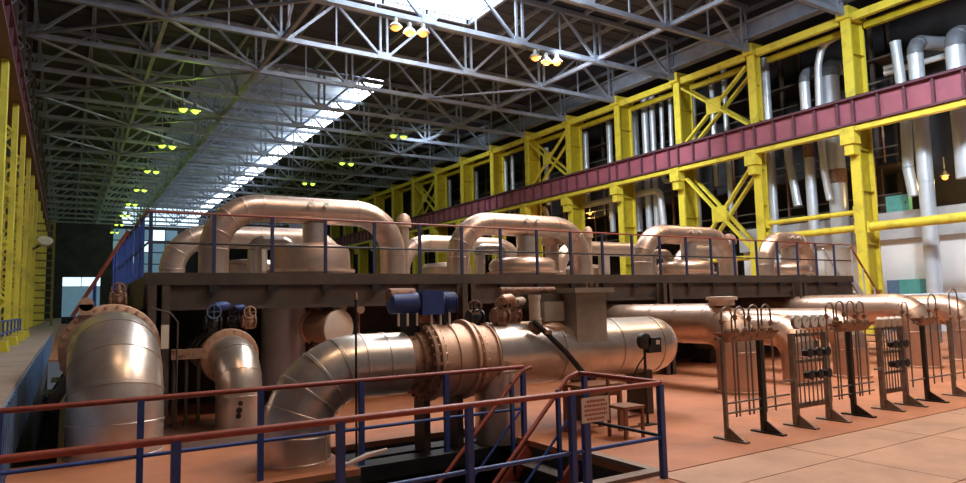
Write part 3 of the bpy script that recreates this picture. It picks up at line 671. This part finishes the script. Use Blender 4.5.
# ---- below the platform: added dark blocks that imitate the shade, and machinery
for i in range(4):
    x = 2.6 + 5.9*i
    t = thing('shade_block', 'added dark pedestal under the platform, %s' % pos[i], 'shade block', (x+2, 17.5, 0), 'added shade blocks')
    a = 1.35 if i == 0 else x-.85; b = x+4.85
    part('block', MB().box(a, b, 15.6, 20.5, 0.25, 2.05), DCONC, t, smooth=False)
    part('shade_base', MB().box(a, b, 15.55, 20.8, 0.001, .25), DCONC, t, smooth=False)
t = thing('standing_vessel', 'upright silver vessel in the dark below the platform', 'vessel', (3.95, 14.4, 0))
part('shell', MB().lathe((4.0, 14.6, .3), (0,0,1), [(.44,0),(.46,.02),(.46,1.7)], 32), ALUW, t)
part('skirt', MB().lathe((4.0, 14.6, 0), (0,0,1), [(.5,0),(.5,.06),(.44,.08),(.44,.3)], 32), DSTEEL, t)
t = thing('manhole_drum', 'brown drum with a pale round cover poking out under the platform', 'drum', (4.75, 13.6, 1.6))
dv = Vector((.35, -1, -.05)).normalized()
part('drum', MB().lathe((4.40, 13.75, 1.60), dv, [(.34,0),(.38,.02),(.38,.05),(.34,.06),(.34,.75),(.37,.76)], 32), FLANGE, t)
part('cover', MB().lathe(Vector((4.40, 13.75, 1.60))+dv*.765, dv, [(.37,0),(.37,.05),(.35,.06)], 32), COVER, t)
part('stand', MB().box(4.3, 4.6, 13.5, 13.8, 0, 1.3), DSTEEL, t, smooth=False)
t = thing('pressure_gauge', 'small round white gauge beside the brown drum', 'gauge', (5.15, 13.1, 1.95))
part('dial', MB().lathe((5.15, 13.1, 1.93), (.2,-1,0), [(.09,0),(.09,.05),(.075,.055)], 18), GAUGE, t)
part('bezel', MB().lathe((5.15, 13.12, 1.93), (.2,-1,0), [(.1,0),(.105,.06),(.092,.06)], 18), RUST, t)
part('stem', MB().tube([(5.15, 13.15, 1.9), (5.15, 13.15, 0)], .025, 8), RUST, t)
t = thing('elbow_stub', 'yellowish stub pipe above the brown drum', 'pipe', (4.85, 13.4, 2.0))
part('stub', MB().lathe((4.8, 13.3, 1.85), (0,0,1), [(.13,0),(.13,.12),(.16,.12),(.16,.16)], 16), COVER, t)
# vessels further right below the platform
for i, x in enumerate((6.95, 9.4, 17.65)):
    t = thing('pump_set', 'dim pump set under the platform, %s from the left' % ORD[i], 'pump', (x, 14.4, 0), 'pumps below the platform')
    part('casing', MB().lathe((x-.5, 14.4, .8), (1,0,0), [(.25,0),(.5,.05),(.5,.5),(.3,.55),(.3,1.0)], 24), GBOX, t)
    part('motor', MB().lathe((x+.6, 14.4, .8), (1,0,0), [(.3,0),(.36,.05),(.36,.7),(.25,.75)], 24), BLUEL, t)
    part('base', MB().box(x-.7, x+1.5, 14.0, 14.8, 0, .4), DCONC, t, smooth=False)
    part('top_wheel', MB().lathe((x+.2, 14.1, 1.45), (0,-1,.3), [(.3,0),(.33,.03),(.3,.06),(.26,.03)], 20), RUST, t)

# ---- left big elbow
E1 = (0.65, 10.95)
t = pipe('elbow_pipe', 'huge silver clad elbow pipe at the left, rising from the floor', 'pipe', [(E1[0], E1[1], 0.001), (E1[0], E1[1], 1.38), (E1[0], 15.3, 1.38)], .615, .95, ALU, 'elbow pipes bending back under the platform', n=40, straight=.45, bend_parts=4, nseg=16, loc=(E1[0], E1[1], 0))
flange(t, (E1[0], 12.62, 1.38), (0,1,0), .74, .09, FLANGE, nb=28, br=.028)
flange(t, (E1[0], 12.78, 1.38), (0,1,0), .74, .09, FLANGE, nb=28, br=.028)
part('lifting_lug', MB().lathe((.28, 12.5, 2.12), (0,1,0), [(.11,0),(.11,.06)], 16).box(.18, .38, 12.5, 12.56, 1.95, 2.12), FLANGE, t)
part('tag_plate', MB().box(1.38, 1.5, 12.5, 12.53, 1.35, 1.75), SIGNW, t, smooth=False)
valve_gear((.75, 12.95, 2.06), 'rusty valve gear on top of the huge left elbow', .62, RUST, RUST)
t = thing('pipe_bridge', 'rust brown bracket frame between the left elbows', 'frame', (1.7, 12.6, 0))
part('beam', MB().box(1.55, 2.05, 12.55, 12.7, 1.15, 1.32), RUST, t, smooth=False)
for x in (1.6, 1.8, 2.0): part('leg', MB().tube([(x, 12.62, 0), (x, 12.62, 1.15)], .03, 8), DSTEEL, t)
t = thing('sampling_line', 'thin bent grey tube left of the second elbow', 'tube', (1.6, 12.3, 0))
part('tube', MB().tube([(1.2, 12.4, 2.05), (1.5, 12.4, 1.95), (1.62, 12.4, 1.8), (1.62, 12.4, 0)], .014, 8), DSTEEL, t)
# ---- second elbow
E2 = (2.54, 11.95)
t = pipe('elbow_pipe', 'smaller silver elbow pipe behind the railing, second from the left', 'pipe', [(E2[0], E2[1], 0.001), (E2[0], E2[1], 1.14), (E2[0], 15.2, 1.14)], .375, .62, ALU, 'elbow pipes bending back under the platform', n=32, straight=.5, bend_parts=3, nseg=15, loc=(E2[0], E2[1], 0))
flange(t, (E2[0], 12.75, 1.14), (0,1,0), .50, .08, FLANGE, nb=18, br=.03)
flange(t, (E2[0], 12.88, 1.14), (0,1,0), .50, .08, RUST, nb=18, br=.03)
part('soot_mark', MB().lathe((E2[0]-.08, E2[1]-.375, .34), (0,-1,0), [(.05,0),(.05,.008)], 10).lathe((E2[0]-.06, E2[1]-.375, .45), (0,-1,0), [(.04,0),(.04,.008)], 10).lathe((E2[0]-.09, E2[1]-.373, .25), (0,-1,0), [(.045,0),(.045,.008)], 10), BLK, t, 'stuff')
valve_gear((2.25, 12.82, 1.6), 'dark blue motor valve left on top of the second elbow', .7, BLK, BLUEL, BLUE)
valve_gear((2.62, 12.95, 1.66), 'dark blue geared drive in the middle above the second elbow', .55, BLK, BLK, BLUE)
valve_gear((2.88, 12.85, 1.62), 'rusty handwheel valve right on top of the second elbow', .62, RUST, FLANGE, None)
# ---- third elbow with valve and horizontal vessel
YP = 8.85; ZP = 1.17
t = pipe('elbow_pipe', 'silver segmented elbow pipe in the middle feeding the rusty valve', 'pipe', [(2.6, YP, 0.001), (2.6, YP, ZP), (4.12, YP, ZP)], .44, .84, ALU, None, n=40, straight=.42, bend_parts=5, nseg=15, loc=(2.6, YP, 0))
part('seam_strip', MB().tube([(2.6+.28, YP-.35, .0), (2.6+.28, YP-.35, .42)], .012, 6), FLANGE, t)
sl = thing('sill_beam', 'dark steel beams bridging the trench under the valve', 'beam', (4.4, 8.8, -.3))
for y in (8.45, 8.95): part('beam', MB().box(TX0+.001, TX1-.001, y, y+.35, -.3, -.1), BLK, sl, smooth=False)
v = thing('gate_valve', 'large rusty flanged valve with blue drive on the middle pipe', 'valve', (4.75, YP, 0))
part('neck', MB().lathe((4.125, YP, ZP), (1,0,0), [(.40,0),(.40,.14),(.44,.16),(.44,.36)], 36), RUST, v)
flange(v, (4.42, YP, ZP), (1,0,0), .56, .07, RUST, nb=26, br=.026)
flange(v, (4.52, YP, ZP), (1,0,0), .57, .07, FLANGE, nb=26, br=.026)
part('body', MB().lathe((4.56, YP, ZP), (1,0,0), [(.50,0),(.53,.02),(.53,.24),(.55,.24),(.55,.30),(.53,.30),(.53,.52)], 40), FLANGE, v)
flange(v, (5.10, YP, ZP), (1,0,0), .59, .06, FLANGE, nb=0)
flange(v, (5.24, YP, ZP), (1,0,0), .54, .06, FLANGE, nb=26, br=.02)
part('end_neck', MB().lathe((5.26, YP, ZP), (1,0,0), [(.49,0),(.49,.22),(.52,.22),(.52,.245)], 40), FLANGE, v)
dr = part('drive', MB().lathe((3.90, YP-.05, 2.02), (1,0,0), [(.10,0),(.15,.03),(.16,.32),(.165,.34),(.165,.42),(.14,.44),(.14,1.0),(.10,1.05)], 24), BLUE, v)
part('gearbox', MB().box(4.35, 4.7, YP-.22, YP+.15, 1.85, 2.2), BLUE, dr, smooth=False)
part('rusty_cover', MB().lathe((3.88, YP-.02, 2.13), (1,0,0), [(.06,0),(.11,.03),(.11,.42),(.06,.45)], 16), RUST, dr)
for k in range(6): part('cooling_fin', MB().lathe((4.76+.035*k, YP-.05, 2.02), (1,0,0), [(.14,0),(.158,0),(.158,.012),(.14,.012)], 20), BLUE, dr)
part('yoke', MB().box(4.15, 4.35, YP-.1, YP+.1, 1.55, 1.88), BLK, v, smooth=False)
part('yoke', MB().box(4.75, 4.9, YP-.1, YP+.1, 1.6, 1.88), BLK, v, smooth=False)
for x in (3.98, 4.12, 4.27, 4.5, 4.65, 4.8): part('stud', MB().tube([(x, YP-.2, 1.70), (x, YP-.2, 1.88)], .018, 6), COVER, v)
part('foot', MB().box(4.40, 4.5, YP-.12, YP+.2, -.099, .65), DSTEEL, v, smooth=False)
part('foot', MB().box(4.95, 5.05, YP-.12, YP+.2, -.097, .65), DSTEEL, v, smooth=False)
k_ = thing('thin_lance', 'thin dark upright rod in front of the middle pipe', 'rod', (3.25, 8.3, 0))
part('rod', MB().tube([(3.22, 8.32, 0), (3.22, 8.32, 2.1)], .016, 8), BLK, k_); part('tip', MB().lathe((3.22, 8.32, 2.08), (0,0,1), [(.03,0),(.03,.06),(.01,.1)], 8), RUST, k_)
ves = thing('horizontal_vessel', 'long silver horizontal vessel with domed end', 'vessel', (7.6, YP, 0))
ZV = 1.19; rv = .50
for (a, b) in ((5.52, 6.75), (6.75, 8.0), (8.0, 8.95)):
    part('cladding_segment', MB().tube([(a, YP, ZV), (a+.035, YP, ZV), (a+.042, YP, ZV), (b, YP, ZV)], [rv+.012, rv+.012, rv, rv], 44), ALU, ves)
part('domed_end', MB().lathe((8.95, YP, ZV), (1,0,0), [(rv+.012,0),(rv+.012,.04),(rv,.05),(rv*.985,.15),(rv*.93,.28),(rv*.82,.40),(rv*.66,.49),(rv*.42,.56),(rv*.18,.59),(.01,.595)], 44), ALU, ves)
part('end_joint', MB().lathe((9.13, YP, ZV), (1,0,0), [(rv*.955,0),(rv*.975,.004),(rv*.945,.03)], 44), FLANGE, ves)
part('down_leg', MB().tube([(5.68, YP-.12, -.1), (5.68, YP-.12, .95)], .37, 32), ALU, ves)
part('leg', MB().box(8.7, 8.85, YP-.25, YP+.25, 0, .78), DSTEEL, ves, smooth=False)
part('leg', MB().box(7.4, 7.55, YP-.25, YP+.25, 0, .78), DSTEEL, ves, smooth=False)
part('top_blister', MB().lathe((6.7, YP-.05, ZV+.36), (.05,-.2,1), [(.33,0),(.3,.1),(.2,.15),(.02,.18)], 24), FLANGE, ves)
dct = thing('square_duct', 'grey square duct with lid standing on the horizontal vessel', 'duct', (7.3, YP-.1, 1.3))
part('shaft', MB().box(6.98, 7.62, 8.37, 9.0, 1.32, 2.13), GBOX, dct, smooth=False)
part('lid', MB().box(6.88, 7.72, 8.27, 9.1, 2.131, 2.21), GBOX, dct, smooth=False)
for x in (7.2, 7.3, 7.42): part('lid_bolt', MB().tube([(x, 8.35, 2.21), (x, 8.35, 2.29)], .018, 6), RUST, dct)
part('side_arm', MB().box(6.3, 6.975, 8.68, 8.95, 1.9, 2.12), DSTEEL, dct, smooth=False)
part('side_plate', MB().box(6.5, 6.9, 8.58, 8.67, 1.68, 2.0), GBOX, dct, smooth=False)
part('top_pipe', MB().tube([(5.8, 8.8, 2.19), (6.87, 8.8, 2.19)], .05, 10), RUST, dct)
t = thing('filter_pot', 'small grey cylinder beside the duct on the vessel', 'filter', (6.28, 8.55, 1.66))
part('pot', MB().lathe((6.28, 8.55, 1.69), (0,0,1), [(.06,0),(.09,.03),(.09,.36),(.1,.36),(.1,.42)], 16), COVER, t)
part('base', MB().lathe((6.28, 8.55, 1.56), (0,0,1), [(.12,0),(.1,.13)], 16), RUST, t)
valve_gear((5.72, 8.7, 1.66), 'tangled rusty valve on the left of the horizontal vessel', .62, RUST, RUST, FLANGE, face=(-.3,-1,0))
valve_gear((6.03, 8.8, 1.66), 'pale rusty valve next to the grey filter pot', .56, RUST, RUST, COVER, face=(.4,-1,0))
valve_gear((5.42, 8.95, 1.64), 'dark small valve at the left end of the horizontal vessel', .6, BLK, RUST, None, face=(-.6,-1,0))
t = thing('black_conduit', 'black conduit slanting down the front of the vessel', 'conduit', (7.0, 8.3, 1.0))
part('tube', MB().tube([(6.15, 8.42, 1.70), (6.35, 8.33, 1.5), (6.65, 8.25, 1.2), (6.95, 8.2, .85)], .045, 8), BLK, t)
part('clamp', MB().box(6.28, 6.4, 8.28, 8.36, 1.5, 1.56), RUST, t, smooth=False)
t = thing('instrument_stand', 'thin black stand with switch box in front of the vessel end', 'stand', (7.98, 7.9, 0))
part('post', MB().tube([(7.98, 7.9, 0), (7.98, 7.9, 1.38)], .022, 8), BLK, t)
part('base_plate', MB().box(7.86, 8.1, 7.8, 8.0, 0, .02), BLK, t, smooth=False)
part('switch_box', MB().box(7.98, 8.26, 7.8, 7.92, 1.14, 1.38), BLK, t, smooth=False)
part('round_cover', MB().lathe((7.94, 7.9, 1.33), (0,-1,0), [(.13,0),(.13,.08),(.1,.1)], 18), BLK, t)
part('nameplate', MB().box(8.14, 8.22, 7.79, 7.799, 1.27, 1.34), SIGNW, t, smooth=False)
part('cable', MB().tube([(7.96, 7.86, 1.12), (7.8, 7.88, .95), (7.6, 7.9, .6), (7.5, 7.92, .02)], .014, 6), BLK, t)
# wooden furniture
t = thing('wooden_table', 'low brown wooden table behind the stair opening', 'table', (6.95, 8.0, 0))
for k in range(4): part('plank', MB().box(6.55+.2*k, 6.545+.2*(k+1), 7.75, 8.3, .69, .73), WOOD, t, smooth=False)
part('apron', MB().box(6.58, 7.32, 7.78, 7.81, .55, .69), WOOD, t, smooth=False)
for (x, y) in ((6.6, 7.8), (7.3, 7.8), (6.6, 8.25), (7.3, 8.25)): part('leg', MB().box(x-.03, x+.03, y-.03, y+.03, 0, .69), WOOD, t, smooth=False)
t = thing('wooden_chair', 'small worn wooden chair right of the notice sign', 'chair', (7.05, 7.45, 0))
part('seat', MB().box(6.85, 7.25, 7.22, 7.62, .42, .46), WOOD, t, smooth=False)
for (x, y, h) in ((6.88, 7.25, .42), (7.22, 7.25, .42), (6.88, 7.59, .85), (7.22, 7.59, .42)): part('leg', MB().box(x-.02, x+.02, y-.02, y+.02, 0, h), WOOD, t, smooth=False)
for z in (.15, .3): part('stretcher', MB().box(6.88, 7.22, 7.24, 7.26, z, z+.03), WOOD, t, smooth=False)
# ---- right elbows
for i, (x, zc, rr, lab) in enumerate(((12.2, 1.43, .45, 'pinkish silver elbow pipe behind the leftmost rack post'), (14.35, 1.22, .38, 'silver elbow pipe behind the gauge panel rack'),
                           (16.45, 1.28, .40, 'silver elbow pipe behind the middle black rack post'), (19.9, 1.56, .45, 'tall silver elbow pipe behind the second panel rack'),
                           (22.7, 1.50, .45, 'silver elbow pipe at the right edge behind the racks'))):
    yy = 9.35
    t = pipe('elbow_pipe', lab, 'pipe', [(x, yy, 0.001), (x, yy, zc), (x, 15.5, zc)], rr, .62, ALU2, 'elbow pipes on the right', n=32, straight=.75, bend_parts=4, nseg=12, loc=(x, yy, 0))
    part('foot_ring', MB().lathe((x, yy, 0), (0,0,1), [(rr+.06,0),(rr+.06,.05),(rr,.06)], 32), FLANGE, t)
    if i == 0:
        part('nozzle', MB().lathe((x, yy+.35, zc+.40), (0,0,1), [(.27,0),(.27,.12),(.33,.12),(.33,.19),(.2,.2)], 24), COVER, t)
# white level pipes further right
for i, (y, z, r_) in enumerate(((13.2, 1.75, .24), (11.2, 1.5, .3))):
    pipe('level_pipe', ['upper white level pipe beyond the right elbows', 'lower white level pipe beyond the right elbows'][i], 'pipe', [(26.2-.6*i, y, z), (36.5, y, z)], r_, .5, WPIPE, 'white level pipes at the right', n=24, straight=2.4)
    for x in (27, 32): pass
t = thing('pipe_trestle', 'grey trestle carrying the white level pipes', 'trestle', (30, 12, 0))
for y in (10.9, 13.4): part('post', MB().box(29.9, 30.1, y-.1, y+.1, 0, 1.19), GSTEEL, t, smooth=False)
part('beam', MB().box(29.9, 30.1, 10.8, 13.6, 1.05, 1.19), GSTEEL, t, smooth=False)
part('post', MB().box(29.92, 30.08, 13.12, 13.28, 1.19, 1.5), GSTEEL, t, smooth=False)

# ================================================================== PIT RAILINGS, STAIR, SIGN
RT = 1.05
PXS = [-.52, .72, 1.98, 3.23, 4.46, 5.75]
def railing(label, xs_, y, side=None):
    t = thing('pit_railing', label, 'railing', (xs_[0], y, 0))
    a, b = xs_[0]-.0, xs_[-1]
    part('handrail', MB().tube([(a, y, RT), (b, y, RT)], .03, 12), RED, t)
    part('knee_rail', MB().tube([(a, y, .45), (b, y, .45)], .022, 10), BLUE, t)
    for x in xs_: part('post', MB().box(x-.032, x+.032, y-.032, y+.032, 0, RT-.01), BLUE, t, smooth=False)
    return t
n1 = railing('near railing of the stair pit with red handrail and blue posts', PXS, 5.48)
part('post', MB().box(4.60, 4.68, 5.45, 5.51, 0, RT-.01), BLUE, n1, smooth=False)
railing('far railing of the stair pit with red handrail and blue posts', PXS, 8.17)
t = thing('pit_railing', 'short return railing on the right end of the stair pit', 'railing', (5.80, 6.2, 0))
part('handrail', MB().tube([(5.80, 5.52, RT), (5.80, 6.92, RT)], .03, 12), RED, t)
part('knee_rail', MB().tube([(5.80, 5.52, .45), (5.80, 6.92, .45)], .022, 10), BLK, t)
part('post', MB().box(5.83, 5.89, 6.89, 6.95, 0, RT), BLUE, t, smooth=False)
s = thing('pit_stair', 'steel stair with red handrails going down into the pit', 'stair', (4.6, 7.5, -3.2))
for y in (6.97, 8.03):
    part('handrail', MB().tube([(5.80, y, RT), (5.62, y, RT-.05), (2.6, y, -2.0)], .03, 12), RED, s)
    part('stringer', MB().bar((5.74, y, -.12), (2.75, y, -3.15), .05, .2), RED, s, smooth=False)
    part('knee_rail', MB().tube([(5.6, y, .45), (2.6, y, -2.55)], .018, 8), BLUE, s)
    for k in range(3): part('baluster', MB().box(5.45-k*1.2-.025, 5.45-k*1.2+.025, y-.025, y+.025, -.42-k*1.2, .86-k*1.21), BLUE, s, smooth=False)
for k in range(12): part('tread', MB().box(5.45-.25*k, 5.70-.25*k, 7.02, 7.98, -.25-.25*k-.03, -.25-.25*k), DSTEEL, s, smooth=False)
sg = thing('notice_sign', 'small white notice with red lettering hung on the near railing', 'sign', (4.74, 5.42, .74))
part('plate', MB().box(4.55, 4.92, 5.425, 5.435, .74, .995), SIGNW, sg, smooth=False)
for j in range(5):
    z = .955 - .045*j; x = 4.585 + (.03 if j in (0, 4) else 0)
    while x < 4.88 - (.03 if j in (0, 4) else 0):
        w = random.choice((.018, .024, .03)); part('letter', MB().box(x, x+w*.7, 5.4235, 5.4249, z-.012, z+.012), SIGNR, sg, smooth=False); x += w
for x in (4.57, 4.90): part('tie', MB().box(x-.008, x+.008, 5.43, 5.45, .96, 1.02), BLK, sg, smooth=False)
# loose lance lying on the rail
t = thing('loose_hose_nozzle', 'pale metal nozzle on a red hose tied to the near railing', 'nozzle', (2.25, 5.6, .7))
part('nozzle', MB().tube([(2.0, 5.60, .63), (2.25, 5.60, .70), (2.45, 5.60, .73)], [.018, .022, .014], 10), COVER, t)
part('hose', MB().tube([(2.0, 5.60, .63), (2.05, 5.6, .45), (2.08, 5.6, .2), (2.02, 5.62, .002)], .02, 8), RED, t)

# ================================================================== SAMPLING RACKS
YK = 6.38
def rack_post(t, x, h, material, w=.05):
    q = part('post', MB().box(x-w/2, x+w/2, YK-w/2, YK+w/2, .03, h), material, t, smooth=False)
    part('foot_plate', MB().box(x-.05, x+.05, YK-.34, YK+.2, 0, .025), material, q, smooth=False)
    part('gusset', MB().add([(x-.012,YK-.3,.025),(x-.012,YK-w/2,.025),(x-.012,YK-w/2,.19),(x+.012,YK-.3,.025),(x+.012,YK-w/2,.025),(x+.012,YK-w/2,.19)], [(0,1,2),(5,4,3),(0,3,4,1),(1,4,5,2),(2,5,3,0)]), material, q, smooth=False)
def hoop(t, x0, x1, h, z0=.28, y=YK+.05, n=8):
    r = (x1-x0)/2; pts = [(x0, y, z0), (x0, y, h-r)] + [((x0+x1)/2 - r*math.cos(math.pi*k/n), y, h-r+r*math.sin(math.pi*k/n)) for k in range(1, n)] + [(x1, y, h-r), (x1, y, z0)]
    q = part('hoop_tube', MB().tube(pts, .014, 8), RACK, t)
    for x in (x0, x1):
        z = 1.42 + random.random()*.25
        part('needle_valve', MB().lathe((x, y, z), (0,0,1), [(.02,0),(.035,.02),(.035,.07),(.02,.09)], 8).bar((x-.05, y-.04, z+.05), (x+.05, y-.04, z+.05), .015), RUST, q)
def tube_rack(label, posts, hoops, h=1.42, tray=None, rails=(.36, .5)):
    t = thing('sampling_rack', label, 'rack', (posts[0][0], YK, 0), 'steel sampling racks on the terracotta floor')
    for x, m_, w in posts: rack_post(t, x, h, m_, w)
    a, b = posts[0][0]-(0 if posts[0][0] < 8.5 else .55), posts[-1][0]+.66
    for z in rails: part('rail', MB().tube([(a, YK, z), (b, YK, z)], .014, 8), RACK, t)
    for x0, x1, hh in hoops: hoop(t, x0, x1, hh)
    if tray:
        a, b = tray
        part('drip_tray', MB().add([(a,YK-.14,h+.08),(b,YK-.14,h+.08),(b,YK+.14,h+.08),(a,YK+.14,h+.08),(a+.12,YK-.04,h-.06),(b-.12,YK-.04,h-.06),(b-.12,YK+.04,h-.06),(a+.12,YK+.04,h-.06)], [(7,6,5,4),(0,4,5,1),(1,5,6,2),(2,6,7,3),(3,7,4,0)]), RUST, t, smooth=False)
        part('cross_arm', MB().box(a-.1, b, YK-.02, YK+.02, h-.02, h+.02), RACK, t, smooth=False)
        n = max(2, int((b-a)/.2))
        for k in range(n):
            x = a+.1+(b-a-.2)*k/(n-1)
            part('cock', MB().lathe((x, YK-.05, h+.02), (0,0,1), [(.02,0),(.045,.03),(.045,.09),(.02,.12)], 8).bar((x, YK-.12, h+.07), (x, YK+.02, h+.07), .02), RUST, t)
    return t
tube_rack('leftmost sampling rack with thin grey post and black post', [(7.98, RACK, .05), (8.82, BLK, .07)], [(8.06, 8.28, 1.86), (8.36, 8.58, 1.86), (8.68, 8.9, 1.88), (8.98, 9.2, 1.88)], tray=(7.95, 9.15))
def panel_rack(label, x0, x1, gauges, h=1.42):
    t = thing('panel_rack', label, 'rack', (x0, YK, 0), 'panel racks on the terracotta floor')
    rack_post(t, x0, h, RACK, .08); rack_post(t, x1, h, RACK, .08)
    for z in (.32, .62, .98, h-.03): part('crossbar', MB().box(x0, x1, YK-.02, YK+.02, z-.025, z+.025), RACK, t, smooth=False)
    part('lower_panel', MB().box(x0+.04, x1-.04, YK-.005, YK+.015, .26, .34), RUST, t, smooth=False)
    n = 7
    for k in range(n):
        x = x0+.1+(x1-x0-.2)*k/(n-1); part('tube', MB().tube([(x, YK-.03, .3), (x, YK-.03, h+(.05 if gauges else .1))], .011, 6), RACK, t)
    for z in (.72, 1.06):
        for k in range(3):
            x = x0+.2+(x1-x0-.4)*k/2
            q = part('stop_valve', MB().lathe((x, YK-.09, z), (0,0,1), [(.03,0),(.05,.02),(.05,.09),(.03,.11)], 8), BLK, t)
            part('wheel', MB().lathe((x, YK-.16, z+.06), (0,-1,0), [(.05,0),(.075,.005),(.075,.02),(.05,.025)], 12), BLK, q)
    part('side_arm', MB().box(x0-.3, x0, YK-.06, YK-.03, .70, .73), RACK, t, smooth=False)
    for k in range(gauges):
        x = x0 + .06 + .22*k
        q = part('gauge', MB().lathe((x, YK-.02, h+.17), (0,-1,.05), [(.09,0),(.105,.01),(.105,.06),(.095,.065)], 18), RACK, t)
        part('dial', MB().lathe((x, YK-.086, h+.173), (0,-1,.05), [(.092,0),(.092,.004)], 18), GAUGE, q)
        part('needle', MB().bar((x, YK-.093, h+.173), (x+.04, YK-.093, h+.22), .008, .003), BLK, q)
    return t
panel_rack('panel rack with a row of round white gauges', 9.62, 10.5, 4)
tube_rack('middle sampling rack on one black post with arched tubes', [(11.22, BLK, .07)], [(10.68, 10.9, 1.88), (10.98, 11.2, 1.9), (11.3, 11.52, 1.9), (11.6, 11.82, 1.88)], tray=(10.8, 11.8), h=1.45)
t = panel_rack('panel rack without gauges, right of the middle black post', 12.15, 12.92, 0)
for k in range(4): part('sample_bottle', MB().lathe((12.2+.2*k, YK-.02, 1.42), (0,0,1), [(.06,0),(.07,.02),(.07,.14),(.03,.18)], 12), COVER, t)
tube_rack('rightmost sampling rack with tall hoops over two posts', [(13.69, BLK, .07), (14.74, RACK, .06)], [(13.1, 13.3, 1.85), (14.1, 14.4, 1.98), (14.95, 15.3, 2.08)], tray=(13.5, 14.1), h=1.46, rails=(.42,))
